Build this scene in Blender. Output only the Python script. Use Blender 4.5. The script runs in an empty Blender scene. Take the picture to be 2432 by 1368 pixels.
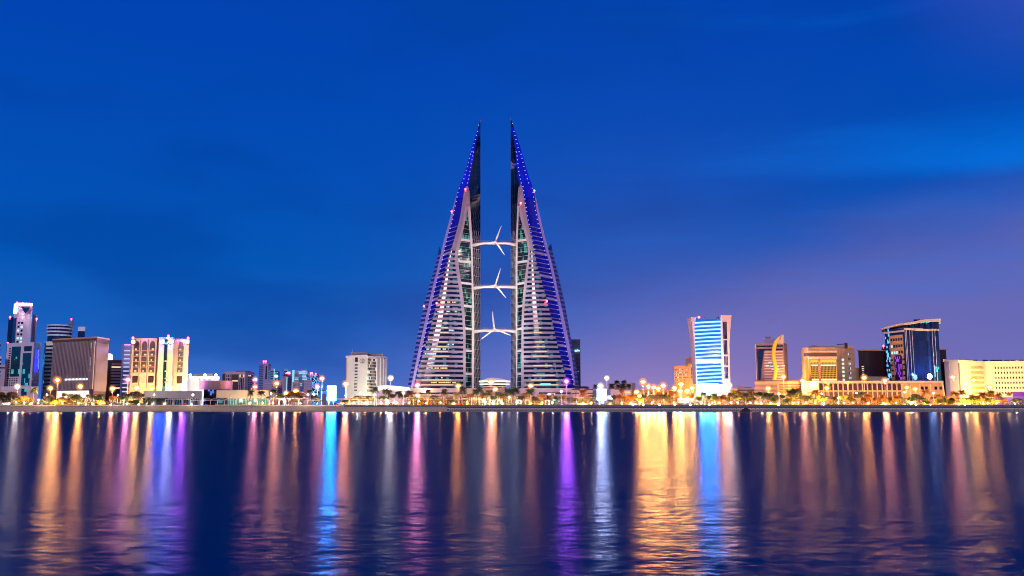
import bpy, math, random
from mathutils import Vector, Matrix
R = random.Random(7)
S = bpy.context.scene
COL = S.collection
# ------------------------------------------------------------------ camera
F = 2150.0; CXP = 1216.0; CYP = 684.0
PITCH = math.atan((967.0 - CYP) / F); CAMZ = 3.0
cp, sp = math.cos(PITCH), math.sin(PITCH)
cam = bpy.data.cameras.new('camera'); co = bpy.data.objects.new('camera', cam); COL.objects.link(co)
co.location = (0, 0, CAMZ); co.rotation_euler = (math.pi/2 + PITCH, 0, 0)
cam.sensor_width = 36; cam.lens = F / 2432 * 36; cam.clip_end = 20000; cam.clip_start = 0.5
S.camera = co
def P(px, py, Y):
    a = (px - CXP) / F; b = (CYP - py) / F
    t = Y / (cp - b * sp)
    return Vector((a * t, Y, CAMZ + (sp + b * cp) * t))
G = 4.35      # level of the promenade
# ------------------------------------------------------------------ materials
MC = {}
def new_mat(name):
    m = bpy.data.materials.new(name); m.use_nodes = True
    return m, m.node_tree.nodes, m.node_tree.links, m.node_tree.nodes['Principled BSDF']
def mat(name, col, rough=0.7, metal=0.0, var=0.12, scale=0.15, bump=0.0, spec=0.4, streak=True):
    if name in MC: return MC[name]
    m, n, l, b = new_mat(name)
    tc = n.new('ShaderNodeTexCoord'); mp = n.new('ShaderNodeMapping')
    mp.inputs['Scale'].default_value = (1, 1, 0.35 if streak else 1)
    nz = n.new('ShaderNodeTexNoise'); nz.inputs['Scale'].default_value = scale; nz.inputs['Detail'].default_value = 6
    l.new(tc.outputs['Object'], mp.inputs['Vector']); l.new(mp.outputs[0], nz.inputs['Vector'])
    mx = n.new('ShaderNodeMix'); mx.data_type = 'RGBA'
    c = Vector(col)
    mx.inputs['A'].default_value = (*(c * (1 - var * 1.6)), 1); mx.inputs['B'].default_value = (*(c * (1 + var)), 1)
    l.new(nz.outputs['Fac'], mx.inputs['Factor']); l.new(mx.outputs['Result'], b.inputs['Base Color'])
    b.inputs['Roughness'].default_value = rough; b.inputs['Metallic'].default_value = metal
    b.inputs['Specular IOR Level'].default_value = spec
    if bump:
        bp = n.new('ShaderNodeBump'); bp.inputs['Strength'].default_value = bump; bp.inputs['Distance'].default_value = 0.3
        n2 = n.new('ShaderNodeTexNoise'); n2.inputs['Scale'].default_value = scale * 12; n2.inputs['Detail'].default_value = 4
        l.new(tc.outputs['Object'], n2.inputs['Vector']); l.new(n2.outputs['Fac'], bp.inputs['Height']); l.new(bp.outputs[0], b.inputs['Normal'])
    MC[name] = m; return m
def glass(name, col, rough=0.08, glow=None, gs=0.0, cell=(0.35, 0.35, 0.26), lit=0.0, litcol=(0.5, 0.9, 1.0), lits=1.0, var=0.3, spec=0.8):
    """dark reflective facade glass; rooms behind it may be lit, pane by pane"""
    if name in MC: return MC[name]
    m, n, l, b = new_mat(name)
    b.inputs['Roughness'].default_value = rough; b.inputs['Specular IOR Level'].default_value = spec
    tc = n.new('ShaderNodeTexCoord'); mp = n.new('ShaderNodeMapping'); mp.inputs['Scale'].default_value = cell
    l.new(tc.outputs['Object'], mp.inputs['Vector'])
    wn = n.new('ShaderNodeTexWhiteNoise')
    fl = n.new('ShaderNodeVectorMath'); fl.operation = 'FLOOR'
    l.new(mp.outputs[0], fl.inputs[0]); l.new(fl.outputs[0], wn.inputs['Vector'])
    mx = n.new('ShaderNodeMix'); mx.data_type = 'RGBA'; c = Vector(col)
    mx.inputs['A'].default_value = (*(c * (1 - var)), 1); mx.inputs['B'].default_value = (*(c * (1 + var)), 1)
    l.new(wn.outputs['Value'], mx.inputs['Factor']); l.new(mx.outputs['Result'], b.inputs['Base Color'])
    if lit > 0:
        nz = n.new('ShaderNodeTexNoise'); nz.inputs['Scale'].default_value = 0.09; nz.inputs['Detail'].default_value = 2
        l.new(tc.outputs['Object'], nz.inputs['Vector'])
        ad = n.new('ShaderNodeMath'); ad.operation = 'MULTIPLY_ADD'; ad.inputs[1].default_value = 0.6
        l.new(nz.outputs['Fac'], ad.inputs[0]); l.new(wn.outputs['Value'], ad.inputs[2])
        gt = n.new('ShaderNodeMath'); gt.operation = 'GREATER_THAN'; gt.inputs[1].default_value = 1.3 - lit
        l.new(ad.outputs[0], gt.inputs[0])
        mu = n.new('ShaderNodeMath'); mu.operation = 'MULTIPLY'; mu.inputs[1].default_value = lits
        l.new(gt.outputs[0], mu.inputs[0])
        b.inputs['Emission Color'].default_value = (*litcol, 1); l.new(mu.outputs[0], b.inputs['Emission Strength'])
    elif glow:
        b.inputs['Emission Color'].default_value = (*glow, 1); b.inputs['Emission Strength'].default_value = gs
    m.cycles.emission_sampling = 'NONE'
    MC[name] = m; return m
def emit(name, col, s):
    if name in MC: return MC[name]
    m = bpy.data.materials.new(name); m.use_nodes = True; n = m.node_tree.nodes; n.clear()
    e = n.new('ShaderNodeEmission'); e.inputs[0].default_value = (*col, 1); e.inputs[1].default_value = s
    o = n.new('ShaderNodeOutputMaterial'); m.node_tree.links.new(e.outputs[0], o.inputs[0])
    m.cycles.emission_sampling = 'FRONT' if s >= 5 else 'NONE'
    MC[name] = m; return m
# ------------------------------------------------------------------ mesh builder
class MB:
    def __init__(s): s.v = []; s.f = []
    def quad(s, a, b, c, d):
        i = len(s.v); s.v += [tuple(a), tuple(b), tuple(c), tuple(d)]; s.f.append((i, i+1, i+2, i+3))
    def tri(s, a, b, c):
        i = len(s.v); s.v += [tuple(a), tuple(b), tuple(c)]; s.f.append((i, i+1, i+2))
    def hexa(s, p):   # 8 points: 0-3 bottom ccw, 4-7 top
        i = len(s.v); s.v += [tuple(q) for q in p]
        for f in ((0,3,2,1),(4,5,6,7),(0,1,5,4),(1,2,6,5),(2,3,7,6),(3,0,4,7)): s.f.append(tuple(i+k for k in f))
    def box(s, x0, x1, y0, y1, z0, z1):
        s.hexa([(x0,y0,z0),(x1,y0,z0),(x1,y1,z0),(x0,y1,z0),(x0,y0,z1),(x1,y0,z1),(x1,y1,z1),(x0,y1,z1)])
    def sbox(s, x0, x1, y0, y1, z0, z1):   # box sheared along the camera's sight lines so its flanks stay hidden
        k = y1 / y0
        s.hexa([(x0,y0,z0),(x1,y0,z0),(x1*k,y1,z0),(x0*k,y1,z0),(x0,y0,z1),(x1,y0,z1),(x1*k,y1,z1),(x0*k,y1,z1)])
    def prism(s, poly, z0, z1):
        n = len(poly); i = len(s.v)
        s.v += [(p[0], p[1], z0) for p in poly] + [(p[0], p[1], z1 if not callable(z1) else z1(p)) for p in poly]
        s.f.append(tuple(i + k for k in reversed(range(n)))); s.f.append(tuple(i + n + k for k in range(n)))
        for k in range(n):
            k2 = (k + 1) % n; s.f.append((i+k, i+k2, i+n+k2, i+n+k))
    def tube(s, pts, rad, seg=6):
        if not hasattr(rad, '__len__'): rad = [rad] * len(pts)
        pts = [Vector(p) for p in pts]; base = len(s.v)
        for k, p in enumerate(pts):
            d = (pts[min(k+1, len(pts)-1)] - pts[max(k-1, 0)]).normalized()
            u = d.cross(Vector((0, 1, 0))) if abs(d.y) < 0.9 else d.cross(Vector((1, 0, 0)))
            u.normalize(); w = d.cross(u)
            for j in range(seg):
                a = 2 * math.pi * j / seg
                s.v.append(tuple(p + (u * math.cos(a) + w * math.sin(a)) * rad[k]))
        for k in range(len(pts) - 1):
            for j in range(seg):
                a = base + k*seg + j; b = base + k*seg + (j+1) % seg
                s.f.append((a, b, b + seg, a + seg))
        s.f.append(tuple(base + j for j in reversed(range(seg)))); s.f.append(tuple(base + (len(pts)-1)*seg + j for j in range(seg)))
    def ball(s, c, rx, ry, rz, nu=8, nv=5):
        base = len(s.v); c = Vector(c)
        s.v.append(tuple(c + Vector((0, 0, -rz))))
        for i in range(1, nv):
            t = -math.pi/2 + math.pi * i / nv
            for j in range(nu):
                a = 2*math.pi*j/nu
                s.v.append((c.x + rx*math.cos(t)*math.cos(a), c.y + ry*math.cos(t)*math.sin(a), c.z + rz*math.sin(t)))
        s.v.append(tuple(c + Vector((0, 0, rz)))); top = len(s.v) - 1
        for j in range(nu):
            s.f.append((base, base+1+(j+1)%nu, base+1+j)); o = base + 1 + (nv-2)*nu
            s.f.append((top, o + j, o + (j+1)%nu))
        for i in range(nv-2):
            for j in range(nu):
                a = base+1+i*nu+j; b = base+1+i*nu+(j+1)%nu
                s.f.append((a, b, b+nu, a+nu))
    def mesh(s, name, m, smooth=False):
        me = bpy.data.meshes.new(name); me.from_pydata(s.v, [], s.f); me.materials.append(m)
        if smooth: me.polygons.foreach_set('use_smooth', [True]*len(me.polygons))
        me.update(); return me
    def obj(s, name, m, parent=None, smooth=False, loc=None):
        """vertices are world coordinates; a child is stored relative to its parent's place"""
        o = bpy.data.objects.new(name, s.mesh(name, m, smooth)); COL.objects.link(o)
        if parent is not None:
            o.parent = parent
            o.location = -wloc(parent)
        return o
def wloc(o):
    v = Vector(o.location)
    while o.parent: o = o.parent; v += Vector(o.location)
    return v
def tag(o, label, cat, group=None):
    o['label'] = label; o['category'] = cat
    if group: o['group'] = group
    return o
def thing(name, label, cat, loc, group=None):
    o = bpy.data.objects.new(name, None); COL.objects.link(o); o.location = loc; o.empty_display_size = 1
    return tag(o, label, cat, group)
def struct(o, kind='structure'): o['kind'] = kind; return o
def inst(name, me, parent, loc, rz=0, sc=None):
    o = bpy.data.objects.new(name, me); COL.objects.link(o); o.parent = parent; o.location = loc; o.rotation_euler = (0, 0, rz)
    if sc: o.scale = sc
    return o
def light(name, parent, loc, col, w, r=0.5):
    ld = bpy.data.lights.new(name, 'POINT'); ld.color = col; ld.energy = w; ld.shadow_soft_size = r
    o = bpy.data.objects.new(name, ld); COL.objects.link(o); o.location = loc
    if parent: o.parent = parent
    return o
# ------------------------------------------------------------------ common materials
M = {}
M['pink'] = mat('pale pink render', (0.60, 0.46, 0.44))
M['white'] = mat('white render', (0.66, 0.63, 0.64), var=0.08)
M['cream'] = mat('cream stone', (0.62, 0.52, 0.40), var=0.1)
M['beige'] = mat('beige panel', (0.5, 0.42, 0.3), var=0.1)
M['tan'] = mat('tan stone', (0.46, 0.29, 0.15))
M['brown'] = mat('brown stone', (0.10, 0.06, 0.06))
M['darkbrown'] = mat('dark brown cladding', (0.035, 0.018, 0.022), rough=0.35)
M['grey'] = mat('grey panel', (0.20, 0.21, 0.26))
M['steel'] = mat('painted steel', (0.55, 0.55, 0.55), rough=0.4, var=0.05)
M['darksteel'] = mat('dark steel', (0.02, 0.02, 0.025), rough=0.5)
M['bronze'] = mat('brown roof drum', (0.16, 0.12, 0.12), rough=0.5)
M['navy'] = glass('navy curtain glass', (0.004, 0.012, 0.06))
M['navylit'] = glass('navy curtain glass with lights', (0.003, 0.02, 0.09), cell=(0.9, 0.9, 0.55), lit=0.42, litcol=(0.15, 0.5, 1.0), lits=1.3)
M['win'] = glass('dark window glass', (0.012, 0.016, 0.035))
M['winbrown'] = glass('bronze window glass', (0.05, 0.028, 0.02))
M['winlitw'] = emit('warm lit room', (1.0, 0.72, 0.32), 1.1)
M['winlitc'] = emit('cool lit room', (0.62, 0.95, 1.0), 1.0)
M['teal'] = glass('teal curtain glass', (0.004, 0.05, 0.07), cell=(0.3, 0.3, 0.26), lit=0.12, litcol=(0.1, 0.8, 0.8), lits=0.5)
M['tealdark'] = glass('dark teal glass', (0.004, 0.025, 0.035), cell=(0.3, 0.3, 0.26), lit=0.1, litcol=(0.1, 0.6, 0.6), lits=0.4)
M['lav'] = mat('lavender panel', (0.36, 0.34, 0.55))
M['red'] = emit('red beacon lens', (1.0, 0.03, 0.06), 30)
M['whitelight'] = emit('cold white light', (0.55, 0.78, 1.0), 4)
M['bluelight'] = emit('blue light', (0.03, 0.08, 1.0), 6)
# ------------------------------------------------------------------ building kit
class B:
    def __init__(s, name, label, vis, ytop, m, depth=22, cat='building', group=None, zt=None, z0=None, part='wall', yref=None):
        yr = yref or ytop
        s.p = [P(x, yr, Y) for x, Y in vis]
        s.Y = vis[0][1]; s.z0 = G if z0 is None else z0
        s.zt = zt if zt is not None else P(vis[0][0], ytop, vis[0][1]).z
        for p in s.p: p.z = 0
        back = max(p.y for p in s.p) + depth
        fx = lambda p, inner: p.x * (1 + (back / p.y - 1) * (1.02 if inner else .98))
        s.poly = [(p.x, p.y) for p in s.p] + [(fx(s.p[-1], s.p[-1].x < 0), back), (fx(s.p[0], s.p[0].x > 0), back)]
        cx = sum(p[0] for p in s.poly) / len(s.poly); cy = sum(p[1] for p in s.poly) / len(s.poly)
        s.root = thing(name, label, cat, (cx, cy, s.z0), group)
        mb = MB(); mb.prism(s.poly, s.z0, s.zt); s.body = mb.obj(part, m, s.root)
        # roof parapet line
        s.cache = {}; s.nwin = 0
    def z(s, py, i=0): return P(CXP, py, s.p[i].y).z
    def wall(s, i):
        a, b = s.p[i], s.p[i+1]; d = (b - a); L = d.length; d = d / L
        return a, d, Vector((d.y, -d.x, 0)), L
    def pt(s, i, u, out, z):
        a, d, n, L = s.wall(i); q = a + d * (u * L) + n * out; return Vector((q.x, q.y, z))
    def wbox(s, mb, i, u0, u1, z0, z1, d0, d1):
        mb.hexa([s.pt(i,u0,d1,z0), s.pt(i,u1,d1,z0), s.pt(i,u1,d0,z0), s.pt(i,u0,d0,z0),
                 s.pt(i,u0,d1,z1), s.pt(i,u1,d1,z1), s.pt(i,u1,d0,z1), s.pt(i,u0,d0,z1)])
    def panel(s, name, i, u0, u1, ya, yb, m, out=0.25, back=-0.3, parent=None):
        mb = MB(); s.wbox(mb, i, u0, u1, s.z(yb, i), s.z(ya, i), back, out); return mb.obj(name, m, parent or s.root)
    def grid(s, i, nu, nv, u0, u1, ya, yb, fw, fh, mats, name='window', out=0.12):
        a, d, n, L = s.wall(i); zt, zb = s.z(ya, i), s.z(yb, i)
        du = (u1 - u0) / nu; dz = (zt - zb) / nv; w = du * L * fw; h = dz * fh
        ang = math.atan2(d.y, d.x); rl = wloc(s.root); extra = None
        for r in range(nv):
            for c in range(nu):
                mm = R.choices([q[0] for q in mats], [q[1] for q in mats])[0]
                q = s.pt(i, u0 + du * (c + .5), out * .5, zt - dz * (r + .5)) - rl
                if s.nwin >= 98:
                    if extra is None: extra = {}
                    e = extra.setdefault(mm.name, (MB(), mm))[0]
                    s.wbox(e, i, u0+du*(c+.5)-du*fw/2, u0+du*(c+.5)+du*fw/2, zt-dz*(r+.5)-h/2, zt-dz*(r+.5)+h/2, -.1, out)
                    continue
                k = (round(w, 3), round(h, 3), mm.name, out)
                if k not in s.cache:
                    b = MB(); b.box(-w/2, w/2, -out*.5-.1, out*.5, -h/2, h/2)
                    s.cache[k] = b.mesh(name, mm)
                inst(name, s.cache[k], s.root, q, ang); s.nwin += 1
        if extra:
            for k, (e, mm) in extra.items(): struct(e.obj('small_windows', mm, s.root), 'stuff')
    def bands(s, i, n, ya, yb, frac, m, name='window_band', u0=0.0, u1=1.0, out=0.2, shared=None):
        zt, zb = s.z(ya, i), s.z(yb, i); dz = (zt - zb) / n
        for r in range(n):
            mm = m if not isinstance(m, (list, tuple)) else R.choices([q[0] for q in m], [q[1] for q in m])[0]
            mb = MB(); zc = zt - dz * (r + .5); s.wbox(mb, i, u0, u1, zc - dz*frac/2, zc + dz*frac/2, -.3, out)
            mb.obj(name, mm, s.root)
    def fins(s, i, n, ya, yb, w, m, name='fins', u0=0.0, u1=1.0, out=0.5):
        zt, zb = s.z(ya, i), s.z(yb, i); L = s.wall(i)[3]; mb = MB()
        for k in range(n):
            u = u0 + (u1-u0) * (k + .5) / n; s.wbox(mb, i, u - w/L/2, u + w/L/2, zb, zt, -.2, out)
        return mb.obj(name, m, s.root)
    def roofbox(s, name, x0, x1, ya, yb, m, Y=None, depth=10):
        Y = Y or s.Y + 3; a = P(x0, yb, Y); b = P(x1, yb, Y); t = P(x0, ya, Y)
        mb = MB(); mb.sbox(a.x, b.x, Y, Y + depth, min(a.z, s.zt) - .02, t.z); return mb.obj(name, m, s.root)
    def beacon(s, px, py, r=0.8, m=None, Y=None):
        q = P(px, py, Y or s.Y + 1.5); mb = MB(); mb.ball(q, r, r, r)
        mb.tube([(q.x, q.y, q.z - r*2.6), (q.x, q.y, q.z - r*.6)], r*.3)
        mb.obj('beacon_light', m or M['red'], s.root)
    def mast(s, px, ya, yb, r=0.12, Y=None):
        Y = Y or s.Y + 5; mb = MB(); mb.tube([P(px, yb + 2, Y), P(px, ya, Y)], [r, r*.5]); mb.obj('roof_mast', M['steel'], s.root)
    def text(s, txt, px, py, Y, size, m, name='lettering', depth=0.3):
        return letters(txt, px, py, Y, size, m, name, s.root, depth)
def letters(txt, px, py, Y, size, m, name, parent, depth=0.3):
    cu = bpy.data.curves.new(name, 'FONT'); cu.body = txt; cu.size = size; cu.extrude = depth; cu.align_x = 'CENTER'
    t = bpy.data.objects.new(name, cu); COL.objects.link(t)
    bpy.context.view_layer.update()
    me = bpy.data.meshes.new_from_object(t.evaluated_get(bpy.context.evaluated_depsgraph_get()))
    bpy.data.objects.remove(t); me.materials.clear(); me.materials.append(m)
    o = bpy.data.objects.new(name, me); COL.objects.link(o); o.rotation_euler = (math.pi/2, 0, 0)
    q = P(px, py, Y)
    if parent: o.parent = parent; q = q - wloc(parent)
    o.location = q
    return o
# ------------------------------------------------------------------ world: late dusk
SUN_EL, SUN_ROT = math.radians(16), math.radians(-12)
W = bpy.data.worlds.new('World'); S.world = W; W.use_nodes = True
n = W.node_tree.nodes; l = W.node_tree.links; n.clear()
def node(t, **k):
    x = n.new(t)
    for a, v in k.items(): setattr(x, a, v)
    return x
def math_(op, a=None, b=None, c=None, clamp=False):
    x = node('ShaderNodeMath', operation=op, use_clamp=clamp)
    for i, v in enumerate((a, b, c)):
        if v is None: continue
        if isinstance(v, (int, float)): x.inputs[i].default_value = v
        else: l.new(v, x.inputs[i])
    return x.outputs[0]
def mixc(f, a, b):
    x = node('ShaderNodeMix', data_type='RGBA')
    for s_, v in (('Factor', f), ('A', a), ('B', b)):
        if isinstance(v, (int, float)): x.inputs[s_].default_value = v
        elif isinstance(v, tuple): x.inputs[s_].default_value = (*v, 1)
        else: l.new(v, x.inputs[s_])
    return x.outputs['Result']
def sstep(v, a, b):
    x = node('ShaderNodeMapRange', interpolation_type='SMOOTHSTEP'); l.new(v, x.inputs[0])
    x.inputs[1].default_value = a; x.inputs[2].default_value = b; return x.outputs[0]
tc = node('ShaderNodeTexCoord'); sx = node('ShaderNodeSeparateXYZ'); l.new(tc.outputs['Generated'], sx.inputs[0])
X_, Z_ = sx.outputs[0], sx.outputs[2]
mp = node('ShaderNodeMapping'); mp.inputs['Scale'].default_value = (2.6, 2.6, 7.5); mp.inputs['Rotation'].default_value = (0, 0.22, 0)
l.new(tc.outputs['Generated'], mp.inputs[0])
nz = node('ShaderNodeTexNoise'); nz.inputs['Scale'].default_value = 1.5; nz.inputs['Detail'].default_value = 5; nz.inputs['Roughness'].default_value = 0.45
l.new(mp.outputs[0], nz.inputs['Vector']); NZ = nz.outputs['Fac']
ramp = node('ShaderNodeValToRGB'); cr = ramp.color_ramp; l.new(math_('MULTIPLY', Z_, 2.0, clamp=True), ramp.inputs[0])
stops = [(0.0, (.075, .19, .60)), (0.08, (.035, .14, .55)), (0.17, (.008, .112, .50)), (0.30, (.0, .092, .465)), (0.5, (.0, .075, .465)), (0.75, (.0, .058, .445)), (1.0, (.0, .050, .41))]
cr.elements[0].position = 0; cr.elements[0].color = (*stops[0][1], 1); cr.elements[1].position = 1; cr.elements[1].color = (*stops[-1][1], 1)
for p_, c_ in stops[1:-1]: e = cr.elements.new(p_); e.color = (*c_, 1)
sky = ramp.outputs[0]
# broad soft darker cloud veils
sky = mixc(math_('MULTIPLY', sstep(NZ, .42, .66), .5), sky, (.0, .052, .34))
# violet cloud bank in the lower right of the sky
edge = math_('SUBTRACT', math_('ADD', math_('MULTIPLY', X_, .23), .13), Z_)        # above zero inside the bank
edge = math_('ADD', edge, math_('MULTIPLY', math_('SUBTRACT', NZ, .5), .12))
bank = math_('MULTIPLY', sstep(edge, -.02, .13), sstep(X_, .02, .35))
sky = mixc(math_('MULTIPLY', bank, .88), sky, (.135, .14, .46))
low = math_('MULTIPLY', sstep(Z_, .15, .0), sstep(X_, .03, .34))
sky = mixc(math_('MULTIPLY', low, .6), sky, (.19, .17, .49))
# bright blue gap above the bank
g1 = math_('SUBTRACT', Z_, math_('ADD', math_('MULTIPLY', X_, -.09), .268))
g1 = math_('ADD', g1, math_('MULTIPLY', math_('SUBTRACT', NZ, .5), .05))
gap = math_('MULTIPLY', math_('MULTIPLY', sstep(g1, -.012, .010), sstep(math_('SUBTRACT', g1, math_('MULTIPLY', X_, .11)), .02, -.045)), sstep(X_, .12, .5))
sky = mixc(math_('MULTIPLY', gap, .7), sky, (.0, .17, .76))
# thin bright rifts between the veils
m3 = node('ShaderNodeMapping'); m3.inputs['Scale'].default_value = (1.2, 1.2, 11); m3.inputs['Rotation'].default_value = (0, 0.12, 0); l.new(tc.outputs['Generated'], m3.inputs[0])
z3 = node('ShaderNodeTexNoise'); z3.inputs['Scale'].default_value = 2.2; z3.inputs['Detail'].default_value = 4; l.new(m3.outputs[0], z3.inputs['Vector'])
sky = mixc(math_('MULTIPLY', math_('MULTIPLY', sstep(z3.outputs['Fac'], .5, .72), sstep(X_, -.1, .4)), .22), sky, (.0, .17, .72))
# faint violet cloud in the upper right corner
uc = math_('MULTIPLY', sstep(math_('ADD', X_, math_('MULTIPLY', Z_, .55)), .56, .78), sstep(Z_, .27, .42))
sky = mixc(math_('MULTIPLY', uc, .45), sky, (.11, .12, .50))
# city haze glow low over the mall
gx = math_('SUBTRACT', X_, .14); gg = math_('ADD', math_('MULTIPLY', math_('MULTIPLY', gx, gx), 26), math_('MULTIPLY', math_('ABSOLUTE', Z_), 15))
glow = math_('POWER', 2.718, math_('MULTIPLY', gg, -1.0))
sky = mixc(math_('MULTIPLY', glow, .6), sky, (.55, .28, .48))
bg = node('ShaderNodeBackground'); l.new(sky, bg.inputs[0]); bg.inputs[1].default_value = 1.0
st = node('ShaderNodeTexSky', sky_type='NISHITA'); st.sun_disc = False; st.sun_elevation = math.radians(1.0); st.sun_rotation = math.pi
bg2 = node('ShaderNodeBackground'); l.new(st.outputs[0], bg2.inputs[0]); bg2.inputs[1].default_value = 0.0008
ad = node('ShaderNodeAddShader'); l.new(bg.outputs[0], ad.inputs[0]); l.new(bg2.outputs[0], ad.inputs[1])
wo = node('ShaderNodeOutputWorld'); l.new(ad.outputs[0], wo.inputs[0])
# afterglow from behind the viewer, broad and soft
sl = bpy.data.lights.new('afterglow', 'SUN'); sl.energy = 1.2; sl.angle = math.radians(14); sl.color = (1.0, .74, .80)
so = bpy.data.objects.new('afterglow', sl); COL.objects.link(so)
so.rotation_euler = Vector((0.30, 1.0, -0.30)).to_track_quat('-Z', 'Y').to_euler()
# ------------------------------------------------------------------ water
wm = bpy.data.materials.new('calm sea water'); wm.use_nodes = True; nt = wm.node_tree; n = nt.nodes; l = nt.links
n.remove(n['Principled BSDF'])
b = n.new('ShaderNodeBsdfGlossy'); b.distribution = 'BECKMANN'; b.inputs['Color'].default_value = (.082, .098, .150, 1)
df = n.new('ShaderNodeBsdfDiffuse'); df.inputs['Color'].default_value = (0.0, 0.08, 0.22, 1)
fr_ = n.new('ShaderNodeFresnel'); fr_.inputs['IOR'].default_value = 1.33
fm = n.new('ShaderNodeMath'); fm.operation = 'MULTIPLY_ADD'; fm.inputs[1].default_value = .30; fm.inputs[2].default_value = .36; l.new(fr_.outputs[0], fm.inputs[0])
ms = n.new('ShaderNodeMixShader'); l.new(fm.outputs[0], ms.inputs[0]); l.new(df.outputs[0], ms.inputs[1]); l.new(b.outputs[0], ms.inputs[2])
l.new(ms.outputs[0], n['Material Output'].inputs['Surface'])
tcx = n.new('ShaderNodeTexCoord'); sp_ = n.new('ShaderNodeSeparateXYZ'); l.new(tcx.outputs['Object'], sp_.inputs[0])
def mapn(sx_, sy_, sc, det, rot=0.0):
    m_ = n.new('ShaderNodeMapping'); m_.inputs['Scale'].default_value = (sx_, sy_, 1); m_.inputs['Rotation'].default_value = (0, 0, rot)
    z_ = n.new('ShaderNodeTexNoise'); z_.inputs['Scale'].default_value = sc; z_.inputs['Detail'].default_value = det
    l.new(tcx.outputs['Object'], m_.inputs[0]); l.new(m_.outputs[0], z_.inputs['Vector']); return z_.outputs['Fac']
# calmer far out, rougher close in, with drifting slicks
rr = n.new('ShaderNodeMapRange'); l.new(sp_.outputs[1], rr.inputs[0]); rr.inputs[1].default_value = 90; rr.inputs[2].default_value = 260
rr.inputs[3].default_value = 0.248; rr.inputs[4].default_value = 0.205
sl_ = mapn(.006, .03, 1.0, 3, .1)
r2 = n.new('ShaderNodeMath'); r2.operation = 'MULTIPLY_ADD'; l.new(sl_, r2.inputs[0]); r2.inputs[1].default_value = 0.03; l.new(rr.outputs[0], r2.inputs[2])
r3 = n.new('ShaderNodeMath'); r3.operation = 'SUBTRACT'; l.new(r2.outputs[0], r3.inputs[0]); r3.inputs[1].default_value = 0.015
l.new(r3.outputs[0], b.inputs['Roughness'])
# ripples: slopes mostly along the line of sight, two sizes, patchy
def slope(sx_, sy_, seed, ax, ay):
    m_ = n.new('ShaderNodeMapping'); m_.inputs['Scale'].default_value = (sx_, sy_, 1); m_.inputs['Location'].default_value = (seed, seed * 2, seed); m_.inputs['Rotation'].default_value = (0, 0, .04 * seed)
    z_ = n.new('ShaderNodeTexNoise'); z_.inputs['Scale'].default_value = 1; z_.inputs['Detail'].default_value = 2
    l.new(tcx.outputs['Object'], m_.inputs[0]); l.new(m_.outputs[0], z_.inputs['Vector'])
    u_ = n.new('ShaderNodeVectorMath'); u_.operation = 'SUBTRACT'; u_.inputs[1].default_value = (.5, .5, .5); l.new(z_.outputs['Color'], u_.inputs[0])
    v_ = n.new('ShaderNodeVectorMath'); v_.operation = 'MULTIPLY'; v_.inputs[1].default_value = (ax, ay, 0); l.new(u_.outputs[0], v_.inputs[0]); return v_.outputs[0]
ptch = n.new('ShaderNodeMapRange'); l.new(mapn(.03, .10, 1.0, 2, .3), ptch.inputs[0]); ptch.inputs[1].default_value = .35; ptch.inputs[2].default_value = .65; ptch.inputs[3].default_value = .75; ptch.inputs[4].default_value = 1.2
def vadd(a_, b_):
    x_ = n.new('ShaderNodeVectorMath'); x_.operation = 'ADD'; l.new(a_, x_.inputs[0])
    if isinstance(b_, tuple): x_.inputs[1].default_value = b_
    else: l.new(b_, x_.inputs[1])
    return x_.outputs[0]
sm = vadd(slope(1.6, 5.0, 3, .09, .18), slope(.35, 1.6, 7, .02, .05)); sm = vadd(sm, slope(3.6, 11, 11, .12, .22))
sc_ = n.new('ShaderNodeVectorMath'); sc_.operation = 'SCALE'; l.new(sm, sc_.inputs[0]); l.new(ptch.outputs[0], sc_.inputs['Scale'])
nn = n.new('ShaderNodeVectorMath'); nn.operation = 'NORMALIZE'; l.new(vadd(sc_.outputs[0], (0, 0, 1)), nn.inputs[0]); l.new(nn.outputs[0], b.inputs['Normal'])
mb = MB(); mb.quad((-4000, -400, 0), (4000, -400, 0), (4000, 601, 0), (-4000, 601, 0))
struct(mb.obj('sea', wm))
# ------------------------------------------------------------------ land
gm = mat('paved ground', (0.16, 0.13, 0.10), scale=0.05, streak=False)
mb = MB(); mb.box(-4000, 4000, 604.2, 9000, -3, G - .02)
struct(mb.obj('ground', gm))
EDGE = P(1062, 970, 600).x; RB = P(817, 966, 600).x
sand = mat('sandy bank', (0.66, 0.50, 0.24), scale=.6, bump=.6, streak=False)
mb = MB()
for i in range(160):
    xa = -900 + (EDGE + 900) * i / 160; xb = -900 + (EDGE + 900) * (i + 1) / 160
    prof = [(604.3, G + .02), (602.4, 3.9), (600.6, 2.9), (598.6, 1.1), (597.6, -.6)]
    for (y0, z0), (y1, z1) in zip(prof[:-1], prof[1:]): mb.quad((xa, y1, z1), (xb, y1, z1), (xb, y0, z0), (xa, y0, z0))
struct(mb.obj('shore_bank', sand))
mb = MB()
for i in range(7500):
    x = R.uniform(-380, EDGE - .5); t = R.random() ** .8
    top = 3.1 if x > RB else 3.75
    y = 601.9 - 4.0 * t; z = top - (top - .05) * t; r = R.uniform(.22, .52)
    i0 = len(mb.v); a = R.uniform(0, 6.28)
    for k in range(4): mb.v.append((x + math.cos(a + k*1.57)*r*R.uniform(.7, 1.4), y + math.sin(a + k*1.57)*r*R.uniform(.6, 1.1), z + R.uniform(-.15, .1)))
    mb.v.append((x, y, z + r*R.uniform(.5, .95))); 
    for k in range(4): mb.f.append((i0+k, i0+(k+1) % 4, i0+4))
rk = mb.obj('shore_rocks', mat('pale armour rock', (0.55, 0.43, 0.24), var=.5, scale=1.3, streak=False)); struct(rk, 'stuff')
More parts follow.
